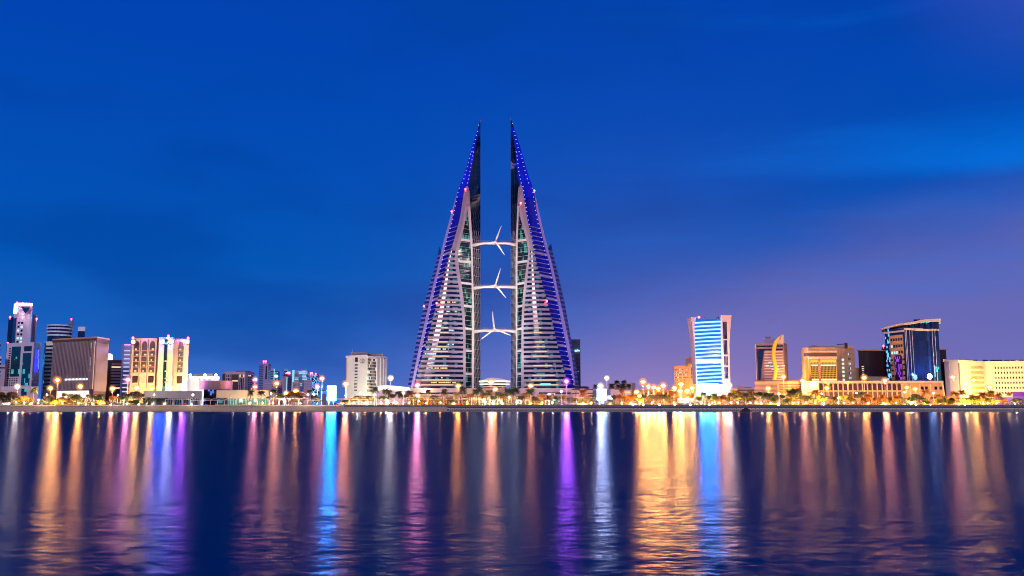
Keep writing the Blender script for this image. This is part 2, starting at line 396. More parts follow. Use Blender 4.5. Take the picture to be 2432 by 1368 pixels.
# quay wall: grey coping band and pale stepped blocks
conc = mat('grey quay concrete', (0.15, 0.16, 0.19), scale=.25, var=.25)
pale = mat('pale revetment block', (0.88, 0.82, 0.60), scale=.8, var=.1)
dark = mat('dark joint backing', (0.02, 0.02, 0.018))  # near black backing seen between the blocks
q = thing('quay_wall', 'long grey concrete quay wall above pale stepped revetment blocks at the water', 'quay wall', ((EDGE+380)/2, 600, 0))
GA, GB = P(1763, 970, 600).x, P(1777, 970, 600).x
mb = MB()
x = EDGE
while x < 400:
    mb.box(x, x + 6.3, 599.6 + R.uniform(-.02, .02), 604.3, 2.75, G + .03); x += 6.33
mb.obj('coping_panel', conc, q)
mb = MB(); mb.box(EDGE, 400, 600.9, 604.1, -1, 2.75); mb.obj('backing', dark, q)
mb = MB(); 
for r in range(3):
    z = 2.25 - r * .8; y = 600.0 - r * .6
    x = EDGE + (1.3 if r % 2 else 0)
    while x < 398:
        if not (GA - .4*r < x + .7 < GB + .4*r): mb.hexa([(x-.2,y-.7,z-.42),(x+1.75,y-.7,z-.42),(x+1.9,y+1.2,z-.4),(x,y+1.2,z-.4),(x,y-.5,z),(x+1.8,y-.5,z),(x+1.9,y+1.2,z+.03),(x,y+1.2,z+.03)])
        x += 2.5 + R.uniform(-.06, .06)
mb.obj('revetment_blocks', pale, q)
w2_ = thing('low_retaining_wall', 'low brownish concrete retaining wall along the top of the rocks', 'retaining wall', ((EDGE+RB)/2, 601, 0))
mb = MB(); x = RB
while x < EDGE - .1: mb.box(x, min(x + 7.9, EDGE), 600.7, 604.25, 3.0, G + .03); x += 7.93
mb.obj('panel', mat('brownish concrete', (0.22, 0.19, 0.17), scale=.25, var=.3), w2_)
# promenade sheet and lawn behind it
mb = MB(); mb.box(-900, 900, 604.25, 616, G - .02, G + .004 + .03); struct(mb.obj('promenade', mat('promenade paving', (0.42, 0.36, 0.26), scale=.4, streak=False)))
mb = MB(); mb.box(-900, 900, 616, 662, G - .02, G + .09); struct(mb.obj('lawn', mat('mown lawn', (0.07, 0.10, 0.02), scale=1.5, var=.4, streak=False)))
mb = MB(); mb.box(-900, 900, 664, 676, G - .02, G + .02); struct(mb.obj('road', mat('asphalt', (0.05, 0.05, 0.055), scale=.5, streak=False)))
# ------------------------------------------------------------------ sail towers
class Curve:
    def __init__(s, pts, Y, Y2=None):   # Y may fall/rise towards the foot
        s.k = []
        pts = sorted(pts)
        for py, px in pts:
            t = (py - 285) / (930 - 285); y = Y if Y2 is None else Y + (Y2 - Y) * t
            q = P(px, py, y); s.k.append((q.z, q.x, q.y))
        s.k.sort()
        s.lo, s.hi = s.k[0][0], s.k[-1][0]
    def at(s, z):
        k = s.k
        if z <= k[0][0]: a, b = k[0], k[1]
        elif z >= k[-1][0]: return Vector((k[-1][1], k[-1][2], z))
        else:
            for a, b in zip(k[:-1], k[1:]):
                if a[0] <= z <= b[0]: break
        t = (z - a[0]) / (b[0] - a[0]); return Vector((a[1] + (b[1]-a[1])*t, a[2] + (b[2]-a[2])*t, z))
    def n(s, i): return s.k[i]
def span(c1, c2, z, nseg=1, bulge=0.0, out=0.0):
    a, b = c1.at(z), c2.at(z); r = []
    for i in range(nseg + 1):
        t = i / nseg; p = a.lerp(b, t); p.y -= bulge * math.sin(math.pi * t) * min(1, abs(b.x - a.x) / 30) + out; r.append(p)
    return r
def slab(mb, lo, hi, th):
    for i in range(len(lo) - 1):
        a, b, c, d = lo[i], lo[i+1], hi[i+1], hi[i]; o = Vector((0, th, 0))
        mb.hexa([a, b, b + o, a + o, d, c, c + o, d + o])
def sheet(mb, c1, c2, zs, nseg=1, bulge=0, out=0, th=.3):
    for z0, z1 in zip(zs[:-1], zs[1:]): slab(mb, span(c1, c2, z0, nseg, bulge, out), span(c1, c2, z1, nseg, bulge, out), th)
def frange(a, b, st):
    r = [a]
    while r[-1] + st < b - 1e-3: r.append(r[-1] + st)
    r.append(b); return r
T = {}
T['cladding'] = mat('pinkish white cladding', (0.36, 0.30, 0.36), var=.12, scale=.3, rough=.5)
T['claddingL'] = mat('white frame cladding', (0.64, 0.60, 0.60), var=.05, scale=.3, rough=.45)
T['claddingD'] = mat('grey frame cladding', (0.25, 0.22, 0.27), var=.07, scale=.3, rough=.5)
T['glazing'] = glass('strip glazing', (0.003, 0.008, 0.04), rough=.12, cell=(.45, .45, .26), lit=.16, litcol=(.12, .5, .6), lits=.35)
T['sail'] = glass('dark sail glass', (0.001, 0.008, 0.026), rough=.1, cell=(.25, .25, .13), var=.4)
T['green'] = glass('green atrium glass', (0.002, 0.014, 0.014), rough=.2, cell=(.5, .5, .26), lit=.17, litcol=(.1, .7, .55), lits=.35, var=.5)
T['blueglow'] = glass('sail glass with blue glow', (0.004, 0.012, 0.10), rough=.6, spec=.1, glow=(0.0, 0.004, 0.55), gs=.62, cell=(.3, .3, .13), var=.3)  # blue lamp wash put in as the glass's own glow
T['recess'] = glass('recess glass', (0.006, 0.014, 0.07), rough=.6, spec=.1, glow=(0.002, 0.004, 0.5), gs=.4, cell=(.4, .4, .26))  # blue glow added to the glass for the lamps' wash
T['rear'] = mat('rear wing panel', (0.17, 0.19, 0.55), rough=.5)
T['rearglass'] = glass('rear wing glass', (0.006, 0.02, 0.16), rough=.3)
T['band'] = mat('outer edge cladding', (0.34, 0.28, 0.50), var=.05, rough=.5)
T['led'] = emit('blue accent lamp', (.25, .28, 1.0), 3.2)
T['strip'] = emit('warm glow strip', (1.0, .72, .42), .95)  # stands in for uplight reflections on the spandrels
T['mull'] = mat('pale mullion', (0.62, 0.62, 0.6), rough=.4, var=.03)
def tower(d, label, side):
    Y = dict(O=756, M=737, K=740, K2=741, J=748, J2=749, E=757, B=752, R0=774)
    c = {}
    for k, v in d.items():
        if k in ('R0',): c[k] = Curve(v, 774)
        elif k == 'O': c[k] = Curve(v, 757)
        elif k == 'M': c[k] = Curve(v, 745, 736)
        elif k == 'L': c[k] = Curve(v, 745, 739)
        elif k == 'Li': c[k] = Curve(v, 746, 740)
        elif k == 'K': c[k] = Curve(v, 742, 740)
        elif k == 'K2': c[k] = Curve(v, 743, 741)
        elif k == 'J': c[k] = Curve(v, 749, 749)
        elif k == 'J2': c[k] = Curve(v, 750, 750)
        elif k == 'B': c[k] = Curve(v, 755, 751)
        elif k == 'E': c[k] = Curve(v, 759, 759)
    ex = c['E'].at(60).x
    root = thing('sail_tower', label, 'skyscraper', (c['M'].at(G).lerp(c['E'].at(G), .5).x, 750, G))
    zk = lambda py, Y: P(CXP, py, Y).z
    ztop = c['E'].hi; zV = zk(444, 750); zsh = zk(600, 742); zled = zk(530, 745)
    # structure behind everything
    Oi = Curve([(py, px + side * w) for (py, px), w in zip(d['O'], [0, 0, 0, 0] + [0, 5.5, 6, 6, 6, 6.5, 7][:max(0, len(d['O'])-4)])], 756)
    Orear = Curve(d['O'], 770)
    zo = zk(448, 757)
    mb = MB(); levels = frange(G, ztop, 6)
    # opaque core, well behind the skins
    for z0, z1 in zip(levels[:-1], levels[1:]):
        A0, A1, E0, E1 = c['O'].at(z0), c['O'].at(z1), c['E'].at(z0), c['E'].at(z1)
        off = Vector((side * .8, 3.2, 0)); offe = Vector((-side * .5, 2.5, 0)); bk = Vector((0, 14, 0))
        if abs(A1.x - E1.x) < 3: continue
        mb.hexa([A0+off, E0+offe, E0+offe+bk, A0+off+bk, A1+off, E1+offe, E1+offe+bk, A1+off+bk] if side > 0 else
                [E0+offe, A0+off, A0+off+bk, E0+offe+bk, E1+offe, A1+off, A1+off+bk, E1+offe+bk])
    mb.obj('core', T['rearglass'], root)
    # rear wing, striped
    mb = MB(); mbg = MB(); zR = c['R0'].hi
    zl = frange(G, zR - 4, 3.86)
    for i, (z0, z1) in enumerate(zip(zl[:-1], zl[1:])):
        zm = z0 + (z1 - z0) * .5
        slab(mb, [c['R0'].at(z0), Orear.at(z0)], [c['R0'].at(zm), Orear.at(zm)], 1.2)
        slab(mbg, [c['R0'].at(zm), Orear.at(zm)], [c['R0'].at(z1), Orear.at(z1)], 1.0)
    z0 = zl[-1]; a, b_ = c['R0'].at(z0), Orear.at(z0); tp = c['R0'].at(zR + 1)
    mbg.hexa([a, b_, b_ + Vector((0,1,0)), a + Vector((0,1,0)), tp, Orear.at(z0).lerp(tp, .9), tp + Vector((0,1,0)), tp + Vector((0,1,0))])
    mb.obj('rear_wing', T['rear'], root); mbg.obj('rear_wing_glazing', T['rearglass'], root)
    # outer edge band
    mb = MB(); zz = frange(G, zo, 4); sheet(mb, c['O'], Oi, zz, th=3.0); mb.obj('outer_edge', T['band'], root)
    # recess glazing between outer edge and facade / leg
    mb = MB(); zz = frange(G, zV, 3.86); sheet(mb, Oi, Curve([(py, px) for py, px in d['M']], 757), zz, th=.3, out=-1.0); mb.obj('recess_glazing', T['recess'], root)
    # ledges
    mbl = MB(); mbb = MB(); z = G + 2; i = 0
    while z < zled:
        A = Oi.at(z); A.y -= .6; Bp = c['M'].at(z); Bp.y += 1.2
        if z < zk(560, 745) and i % 5 == 2: h, th = 1.7, 4.0
        else: h, th = .42, 1.6
        up = Vector((0, 0, h)); o = Vector((0, th, 0))
        tgt = MB()
        if abs(A.x - Bp.x) > .8:
          tgt.hexa([A, Bp, Bp + o, A + o, A + up, Bp + up, Bp + up + o, A + up + o])
          tgt.obj('cross_beam' if h > 1 else 'ledge', T['cladding'] if h > 1 else T['claddingD'], root)
        z += 3.86; i += 1
    # sail glass above the shoulders: blue glowing side, dark fin side
    mb = MB(); zz = frange(zV - 8, ztop - 9, 5); sheet(mb, c['O'], Curve([(py, px) for py, px in d['B']], 755), [z for z in zz], out=.05); mb.obj('blue_glow_glass', T['blueglow'], root)
    mb = MB(); zz = frange(zk(440, 755), ztop - 9, 5); sheet(mb, c['B'], c['E'], zz, out=.1)
    zt0 = ztop - 9; a, e = c['O'].at(zt0), c['E'].at(zt0); tip = c['E'].at(ztop)
    mb.hexa([a, e, e + Vector((0, .8, 0)), a + Vector((0, .8, 0)), tip - Vector((side*.15,0,0)), tip, tip + Vector((0,.3,0)), tip + Vector((-side*.15,.3,0))])
    J2 = c['J2']
    zz = frange(G, zk(440, 755), 5); sheet(mb, J2, c['E'], zz); mb.obj('fin_glass', T['sail'], root)
    # fin mullions
    mb = MB(); mup = MB(); zf = frange(G, zk(345, 755), 3.86 * 2); zsp = zk(565, 750)
    def finl(z, t):
        a = (c['B'] if z > zk(442, 755) else J2).at(z); return a.lerp(c['E'].at(z), t) - Vector((0, .25, 0))
    for z in zf: (mup if z > zsp else mb).tube([finl(z, 0), finl(z - .4, .5), finl(z, 1)], .035 if z > zk(560, 750) else .11, 4)
    for t in (.0, .25, .5, .75, 1.0):
        for z0, z1 in zip(zf[:-1], zf[1:]):
            if z1 > zk(430, 755) and t not in (0.5, 1.0): continue
            lean = .2; tg = mup if z0 > zsp else mb
            if t + lean <= 1.01 and z0 < zk(500, 750): tg.tube([finl(z0, t), finl(z1, t)], .07, 4); tg.tube([finl(z0, t + lean), finl(z1, t)], .07, 4)
            else: tg.tube([finl(z0, t), finl(z1, t)], .04, 4)
    mb.obj('fin_mullions', T['mull'], root); mup.obj('upper_fin_mullions', mat('dim blue mullion', (.10, .13, .22), rough=.4), root)
    mb = MB(); mb.tube([tip - Vector((side*.2, 0, 2)), tip + Vector((0, 0, .6))], [.35, .12], 5); mb.obj('tip_mast', T['claddingD'], root)
    mb = MB(); mb.ball(c['O'].at(ztop - 5.5) - Vector((0, .8, 0)), .35, .35, .35); mb.obj('tip_lamp', M['winlitc'], root)
    # A frame
    zLi = c['Li'].hi
    mb = MB(); zz = frange(zsh, zLi, 3); sheet(mb, c['L'], c['Li'], zz, th=3, out=.25)
    zz = frange(zLi, c['L'].hi, 3); sheet(mb, c['L'], Curve(d['J2'], 747), zz, th=3, out=.2)
    zz = frange(G, zsh + 1.2, 4); sheet(mb, c['K'], c['K2'], zz, th=3, out=.3)
    mb.obj('inner_leg', T['cladding'], root)
    mb = MB(); zz = frange(zsh, c['M'].hi, 3); sheet(mb, c['M'], c['L'], zz, th=3, out=.28); mb.obj('outer_leg', T['claddingD'], root)
    mb = MB(); zz = frange(G, zk(452, 750), 4); sheet(mb, c['J'], J2, zz, th=2.5, out=.3); mb.obj('upright', T['claddingL'], root)
    # atrium glass & beams
    mb = MB()
    zz = frange(G, zsh, 4); sheet(mb, c['K2'], c['J'], zz, out=-.6); zz = frange(zsh, zLi, 4); sheet(mb, c['Li'], c['J'], zz, out=-.6)
    mb.obj('atrium_glass', T['green'], root)
    mb = MB(); mbl = MB()
    for py in (570, 621.5, 673, 727, 781, 833, 888):
        z = zk(py, 745); src = c['K2'] if z < zsh else c['Li']; h = 1.9
        mb = MB(); slab(mb, [src.at(z - h/2) - Vector((0, .15, 0)), c['J'].at(z - h/2) - Vector((0, .15, 0))], [src.at(z + h/2) - Vector((0, .15, 0)), c['J'].at(z + h/2) - Vector((0, .15, 0))], 1.5); mb.obj('atrium_beam', T['claddingL'], root)
    for z in frange(G + 4, zLi - 3, 3.86):
        src = c['K2'] if z < zsh else c['Li']; mbl.tube([src.at(z) + Vector((0, .2, 0)), c['J'].at(z) + Vector((0, .2, 0))], .09, 4)
    mbl.obj('atrium_mullions', T['mull'], root)
    # striped facade
    mb = MB(); nf = 0; z = G; zf = []
    K = c['K']
    while z < zsh - 1: zf.append(z); z += 3.86
    for i, z0 in enumerate(zf):
        z1 = z0 + 3.86 * .48; zt = min(z0 + 3.86, zsh + 4)
        bl = 3.2
        g = MB(); slab(g, span(c['M'], K, z0, 6, bl, .35), span(c['M'], K, z1, 6, bl, .35), 2.0); g.obj('spandrel', T['cladding'], root)
        g = MB(); slab(g, span(c['M'], K, z1, 6, bl, 0), span(c['M'], K, zt, 6, bl, 0), 1.5); g.obj('window_band', T['glazing'], root)
    # solid grey shoulder above the last floor
    zt = zf[-1] + 3.86
    g = MB(); zz = frange(zt, zk(572, 742), 3); sheet(g, c['M'], c['L'], zz, th=2.5, out=.1); g.obj('shoulder', T['claddingD'], root)
    # vertical end trim of the facade next to the leg
    # uplight reflections on the lower spandrels, painted in as glowing strips
    for k, py in enumerate([745, 766, 777, 788, 810, 820.5, 831, 842.5, 864, 886, 908, 918]):
        z = min(zf, key=lambda q_: abs(q_ + 1.1 - zk(py, 737))); z += 1.1
        wf = .10 + .55 * (py - 745) / 175; cxm = .47 if side > 0 else .53
        if side < 0: cxm = .55
        f = span(c['M'], K, z, 24, 3.2, .42)
        lo, hi_ = int(24 * (cxm - wf/2)), max(int(24 * (cxm + wf/2)), int(24 * (cxm - wf/2)) + 2)
        seg = f[lo:hi_+1]; g = MB(); g_lo = [p - Vector((0, 0, .42)) for p in seg]; g_hi = [p + Vector((0, 0, .42)) for p in seg]
        slab(g, g_lo, g_hi, .1); g.obj('uplight_glow', T['strip'], root)
    # lit rooms
    for (px, py, w, m_) in d['lit_px']:
        z = min(zf, key=lambda q_: abs(q_ + 3.0 - zk(py, 737))); z += 3.86 * .78
        a = c['M'].at(z); e = K.at(z); q = P(px, py, 737); t0 = (q.x - a.x) / (e.x - a.x); t1 = t0 + w * .344 / (e.x - a.x)
        f = span(c['M'], K, z, 24, 3.2, .08)
        def pick(t):
            t = max(0, min(.999, t)) * 24; i = int(t); return f[i].lerp(f[i+1], t - i)
        t = t0
        while t < t1:
            wv = R.uniform(.8, 2.2) / abs(e.x - a.x)
            if R.random() < .75:
                p0, p1 = pick(t), pick(min(t + wv*.85, t1)); g = MB()
                slab(g, [p0 - Vector((0,0,.55)), p1 - Vector((0,0,.55))], [p0 + Vector((0,0,.5)), p1 + Vector((0,0,.5))], .06); g.obj('lit_window', m_, root)
            t += wv
    # blue accent lamps
    pr = []
    def dots(curve, za, zb, st, off):
        z = zb
        while z > za:
            p = curve(z); pr.append(p); z -= st
    lin = lambda c1, c2, t: (lambda z: c1.at(z).lerp(c2.at(z), t) - Vector((0, 1.0, 0)))
    dots(lin(c['O'], c['B'], .42), zk(362, 755), zk(312, 755), 3.6, 0)
    dots(lin(c['O'], c['B'], .22), zk(440, 755), zk(366, 755), 3.6, 0)
    dots(lin(c['O'], c['B'], .82), zk(440, 755), zk(362, 755), 3.4, 0)
    Mf = Curve(d['M'], 744, 738)
    if side > 0: dots(lin(Oi, Mf, .12), zk(925, 755), zk(448, 755), 3.86, 0)
    else:
        dots(lin(Oi, Mf, .12), zk(925, 755), zk(448, 755), 3.86, 0)
        dots(lin(Oi, Mf, .93), zk(600, 750), zk(448, 750), 3.6, 0)
    for i, p in enumerate(pr[:98]):
        g = MB(); g.ball(p, .36, .36, .36, 6, 4); g.obj('accent_lamp', T['led'], root)
    # washes of the lamps
    for i in range(12):
        z = G + 8 + (zV - G + 40) * i / 12
        p = (Oi.at(z).lerp(Mf.at(z), .3) if z < zV else c['O'].at(z)) - Vector((0, 3.0 if z > zV else 2.0, 0))
        light('accent_wash', root, p - wloc(root), (.01, .02, 1.0), 1100, .4)
    for px, py in d['red']:
        p = P(px, py, 736); g = MB(); g.ball(p, .75, .75, .75); g.tube([p + Vector((0, 0, -.4)), p + Vector((0, 3.5, -.9))], .15, 4); g.obj('beacon_light', M['red'], root)
    for yy, e in ((600, .5), (680, .8), (770, 1), (850, .8)):
        p = P(d['uplight'], yy, 733); light('fin_uplight', root, p - wloc(root), (1, .9, .8), 4500 * e, .5)
    for xx in d['base']:
        light('base_wash', root, P(xx, 925, 716) - wloc(root), (1, .62, .32), 8000, .8)
    return root, c
WL, CL = M['winlitw'], M['winlitc']
LT = dict(
 O=[(285,1140.5),(314,1132),(365,1116),(421.7,1099.4),(452.7,1087),(520,1068.4),(577,1052.6),(626,1042),(675,1029),(724,1018),(831.6,994),(934,973)],
 R0=[(588.6,1043.3),(640,1031),(728.5,1005.5),(836,984),(934,965)],
 M=[(442,1108),(450,1103),(520,1092),(579,1076),(603,1067.5),(638,1058),(672,1050),(716,1038.6),(779,1022),(827,1009),(875,994),(934,981)],
 L=[(444,1111),(489,1104.5),(530,1100),(579,1086),(605,1081),(620,1080)],
 Li=[(487,1109.5),(509,1108),(565,1096.5),(607,1086),(620,1088)],
 K=[(596,1081),(614,1080),(640,1082.5),(672,1087.7),(710,1093),(733,1095.6),(744,1097),(784,1100),(934,1100.5)],
 K2=[(596,1087),(607,1086),(621,1088.6),(645,1091),(672,1096),(710,1101),(744,1103.5),(799,1106),(934,1106)],
 J=[(440,1111),(489,1110),(505,1111.4),(558,1115.8),(605,1119),(710,1120.7),(934,1120.5)],
 J2=[(438,1112.8),(452.7,1114.5),(520,1118.6),(570,1122),(658,1123.7),(733,1126),(788,1126.5),(934,1125.5)],
 B=[(284,1140.8),(310,1138),(346.7,1128.7),(383,1123),(416,1117.7),(460,1110)],
 E=[(285,1141),(930,1141)],
 lit_px=[(1045,716,38,WL),(1035,738,34,CL),(1060,728,8,CL),(1066,782,12,CL),(1016,803,20,WL),(1058,813,34,CL),(1013,826,52,CL),(1006,846,30,CL),(1025,880,40,WL),(1024,913,58,WL),(1048,902,4,WL),(1092,880,4,WL),(1080,737,5,WL)],
 red=[(1105.5,449),(1073,502),(1007,727),(1037,720)], uplight=1130, base=(1010, 1060))
RT = dict(
 O=[(281,1212.5),(308,1221.9),(357.7,1238.3),(421.7,1256.6),(450,1268),(503.5,1280.7),(535,1287.7),(577,1298),(630,1312),(675,1322),(722,1332),(776.7,1344),(842.5,1357.2),(934,1369)],
 R0=[(580.7,1308.8),(647,1324.6),(728,1343),(794,1354),(875,1369),(934,1378)],
 M=[(438,1236.5),(441.8,1240),(508.8,1250),(565,1261.4),(595,1268.4),(649,1280.7),(679,1289.5),(719,1300.5),(763.6,1311.2),(798.7,1318.9),(842.5,1329.8),(882,1340.8),(934,1352)],
 L=[(442,1235.5),(489,1237.5),(530,1245),(565,1255),(595,1258.5),(620,1258)],
 Li=[(485,1233.5),(510.5,1234.2),(561,1248),(594.7,1255),(605,1254.5),(620,1253)],
 K=[(596,1259),(605,1258),(652.6,1253.5),(701.8,1248.2),(733,1245.4),(792,1243.2),(934,1244.3)],
 K2=[(596,1255),(605,1254.4),(652.6,1247.4),(689.5,1243),(754.8,1238.8),(886,1237.7),(934,1237.7)],
 J=[(440,1234),(489,1233),(510,1231.8),(565,1229.8),(623,1229),(934,1228.5)],
 J2=[(436,1233.5),(449,1230.4),(505,1228),(570,1225.4),(623,1224.6),(733,1224.6),(934,1225.7)],
 B=[(281,1213),(315.7,1217),(357.7,1223.7),(405,1227.3),(438,1232.8),(455,1236)],
 E=[(281,1212.8),(930,1213.6)],
 lit_px=[(1256,638,20,WL),(1278,723,18,WL),(1258,736,12,WL),(1252,770,12,WL),(1276,767,30,WL),(1256,791,60,CL),(1290,912,20,CL),(1268,923,60,CL),(1330,912,8,CL)],
 red=[(1269,452.5),(1237,482),(1299,715)], uplight=1220, base=(1270, 1320))
twrL, CLF = tower(LT, 'tall sail shaped tower whose upright inner edge faces its twin, beside the white hotel side', 1)
twrR, CRT = tower(RT, 'tall sail shaped tower with two rows of blue lamps, nearer the grey signed tower', -1)
# ------------------------------------------------------------------ bridges with wind turbines
tm = mat('white turbine paint', (0.8, 0.76, 0.68), rough=.35, var=.03)
def blade(hub, tip, name, root):
    mb = MB(); d = tip - hub; L = d.length; d.normalize(); s_ = d.cross(Vector((0, 1, 0))).normalized()
    prof = [(0, .38, .3), (.1, .45, .3), (.2, .8, .22), (.4, .68, .17), (.7, .45, .11), (.93, .25, .07), (1, .06, .03)]
    rings = []
    for t, wdt, th in prof:
        c0 = hub + d * (L * t); rings.append([c0 + s_*wdt, c0 + Vector((0,-th,0)), c0 - s_*wdt*.7, c0 + Vector((0, th, 0))])
    i = len(mb.v)
    for r in rings: mb.v += [tuple(p) for p in r]
    for k in range(len(rings)-1):
        for j in range(4): mb.f.append((i+k*4+j, i+k*4+(j+1) % 4, i+(k+1)*4+(j+1) % 4, i+(k+1)*4+j))
    mb.f.append((i, i+3, i+2, i+1))
    k = i + (len(rings)-1)*4; mb.f.append((k, k+1, k+2, k+3)); mb.obj(name, tm, root)
YB = 744.0
for hub, tips, yl, yr, yc, lab, v in (
    ((1176.8, 574), [(1191, 536), (1198.4, 606), (1142, 580)], 583, 582, 577.5, 'highest of the white turbines, on the top bridge between the towers', 0),
    ((1176.8, 677.3), [(1189.5, 636), (1202, 708), (1143, 684)], 685, 683, 681.5, 'white wind turbine on the middle bridge between the towers', 0),
    ((1174.2, 781.5), [(1169.3, 739), (1213.6, 797), (1142, 806)], 789, 789, 785.5, 'lowest of the white turbines, with one blade pointing almost straight up', 1)):
    h = P(*hub, YB - 4.2); root = thing('wind_turbine', lab, 'wind turbine', P(hub[0], hub[1] + 6, YB), 'wind turbines between the towers')
    mb = MB(); pts = []; rad = []
    for t in range(13):
        u = t / 12; px = 1123 + (1228 - 1123) * u; e = abs(u - .5) * 2
        py = yc + (yl - yc) * max(0, e - .55) / .45 if u < .5 else yc + (yr - yc) * max(0, e - .55) / .45
        pts.append(P(px, py, YB + 7 * e)); rad.append(1.05 + .9 * max(0, e - .6))
    mb.tube(pts, rad, 8); mb.obj('bridge', tm, root, smooth=True)
    mb = MB(); mb.tube([p + Vector((0, .6, rad[i] + .5)) for i, p in enumerate(pts)], .35, 4)
    for i, p in enumerate(pts): mb.tube([p + Vector((0, .6, rad[i]*.8)), p + Vector((0, .6, rad[i] + 1.5))], .06, 4)
    mb.tube([p + Vector((0, .6, rad[i] + 1.5)) for i, p in enumerate(pts)], .07, 4)
    mb.obj('walkway', T['claddingD'], root)
    mb = MB(); mb.tube([h + Vector((0, -1.2, 0)), h + Vector((0, -.3, 0)), h + Vector((0, 5.5, -.3))], [.35, 1.1, 1.25], 8); mb.tube([h + Vector((0, 4, -.8)), pts[6]], .8, 6)
    mb.obj('nacelle', tm, root, smooth=True)
    for tp in tips: blade(h, P(*tp, YB - 4.2), 'blade', root)
    # floodlight that lights the bridge from below
    fl = MB(); q = P(1177, yc + 10, YB - 9)
    for s_ in (-9, 9): light('bridge_light', root, P(1177, yc + 14, YB - 12) + Vector((s_, 0, 0)) - wloc(root), (1, .88, .68), 2600, .5)
# ------------------------------------------------------------------ buildings, west to east
WM = [(M['win'], 10), (M['winlitw'], 1)]
WD = [(M['win'], 1)]
# slivers at the frame edge
b = B('tower_block', 'pale slab tower cut by the picture edge beside the stepped white tower', [(-40,760),(3.6,760)], 846, M['white']); b.bands(0, 8, 850, 925, .5, M['win'])
b = B('office_tower', 'grey banded tower mostly outside the frame behind the pale slab', [(-40,860),(2,860)], 812, M['grey']); b.bands(0, 10, 815, 925, .45, M['win'])
b = B('apartment_building', 'plain pink low building tucked between the slab and the teal glass block', [(3,820),(19,820)], 866, M['pink']); b.bands(0, 1, 871, 876, .7, M['brown'], 'cornice')
# stepped white tower with a lit crown
b = B('stepped_tower', 'tall white tower with brightly lit blue white crown and a downward triangle', [(35,900),(44,892),(78,898)], 720, M['white'], depth=25)
b.grid(1, 2, 15, .0, .46, 762, 900, .66, .55, [(M['win'], 8), (M['winlitc'], 2)])
b.bands(0, 1, 755, 900, .98, M['navy'], 'glass_strip', .0, .8)
b.panel('crown_light', 1, .0, 1.0, 720, 724.5, emit('crown tube light', (.45,.75,1), 5), .5)
b.panel('crown_light', 0, .0, .8, 722, 745, emit('crown tube light', (.45,.75,1), 5), .5)
mb = MB(); a, c_, d = P(50, 729, 890), P(71, 730, 890), P(60, 745, 890); o = Vector((0, .6, 0)); mb.hexa([a, c_, d, d - Vector((.01,0,0)), a+o, c_+o, d+o, d+o-Vector((.01,0,0))]); mb.obj('triangle_opening', M['navy'], b.root)
q = P(78, 748, 905); q2 = P(88, 748, 905); mb = MB(); mb.sbox(q.x, q2.x, 905, 925, G, q.z); mb.obj('east_wing', M['pink'], b.root)
q = P(20.5, 753, 908); q2 = P(35, 753, 908); mb = MB(); mb.sbox(q.x, q2.x, 908, 925, G, q.z); mb.obj('glass_wing', M['navy'], b.root)
mb = MB(); mb.sbox(P(75.4,748,890).x, P(76.4,748,890).x, 896.5, 898, G, P(0,748,890).z); mb.obj('dark_joint', M['darksteel'], b.root)  # dark steel strip along the joint
for x, y in ((40.5,719),(74,724),(24,753),(54,752.5),(87,757)): b.beacon(x, y, .8, Y=886)
light('crown_glow', b.root, P(52, 735, 880) - wloc(b.root), (.4,.65,1), 9000, 1)
# teal glass block
b = B('office_block', 'pale stone office block with two tall teal glass panels and a violet lit corner', [(17,770),(81,757),(98,772)], 815, M['white'], depth=20)
b.panel('glass_panel', 0, .20, .53, 824, 895, M['teal'], .3); b.panel('glass_panel', 0, .63, .93, 840, 916, M['teal'], .3)
b.panel('louvre', 0, .66, .93, 824, 836, M['win'], .3); b.grid(0, 1, 14, .09, .17, 826, 902, .8, .55, WD)
b.grid(0, 5, 5, .08, .5, 898, 918, .55, .6, WD); b.grid(0, 3, 2, .08, .34, 876, 895, .55, .6, WD)
b.panel('lit_sign_strip', 1, .2, .75, 828, 884, glass('violet lit sign strip', (.02,.01,.2), glow=(.03,.03,1), gs=.8), .3)
mb = MB(); 
for k in range(9): mb.tube([P(91 + R.uniform(-1.2,1.2), 832 + k*5, 764), P(91 + R.uniform(-1.5,1.5), 836 + k*5, 764)], .3, 4)
mb.obj('sign_characters', M['bluelight'], b.root)
b.grid(1, 4, 3, .1, .9, 892, 916, .5, .6, WD); b.beacon(18.5, 814, .6)
b = B('podium_building', 'low bright white podium with a small glazed entrance below the teal glass block', [(2,735),(50,735),(66,735),(92,735)], 918, M['white'], depth=15)
b.panel('glass_entrance', 1, .1, .9, 923, 942, M['teal'], .3); b.bands(0, 2, 924, 934, .3, M['cream'], 'cornice')
# drum topped tower
b = B('drum_tower', 'dark banded tower with stacked round glass drum and a domed antenna box', [(100.5,812),(104,806),(128,804),(131,812)], 812, M['cream'], yref=900, zt=P(0,811,806).z, depth=30)
b.panel('blue_glass_edge', 0, 0, 1, 815, 930, M['teal'], .3); b.bands(1, 12, 818, 926, .45, [(M['win'], 4), (M['winbrown'], 2)], out=.35)
ct = P(141, 800, 825); r_ = abs(P(170,800,825).x - P(112,800,825).x)/2
def disc(mb, r, z0, z1, c_=ct, n_=28):
    mb.prism([(c_.x + r*math.cos(t*2*math.pi/n_), c_.y + r*math.sin(t*2*math.pi/n_)) for t in range(n_)], z0, z1)
zz = lambda y: P(0, y, 806).z
mb = MB(); disc(mb, r_*.9, G, zz(770)); mb.obj('drum_glass', M['navy'], b.root)
for k, (ya, yb, s_) in enumerate(((768,771,.96),(775.5,778.5,1.0),(783.5,787,.98),(791.5,795,.93),(799,802,.85))):
    mb = MB(); disc(mb, r_*s_, zz(yb), zz(ya)); mb.obj('drum_ring', M['white'], b.root)
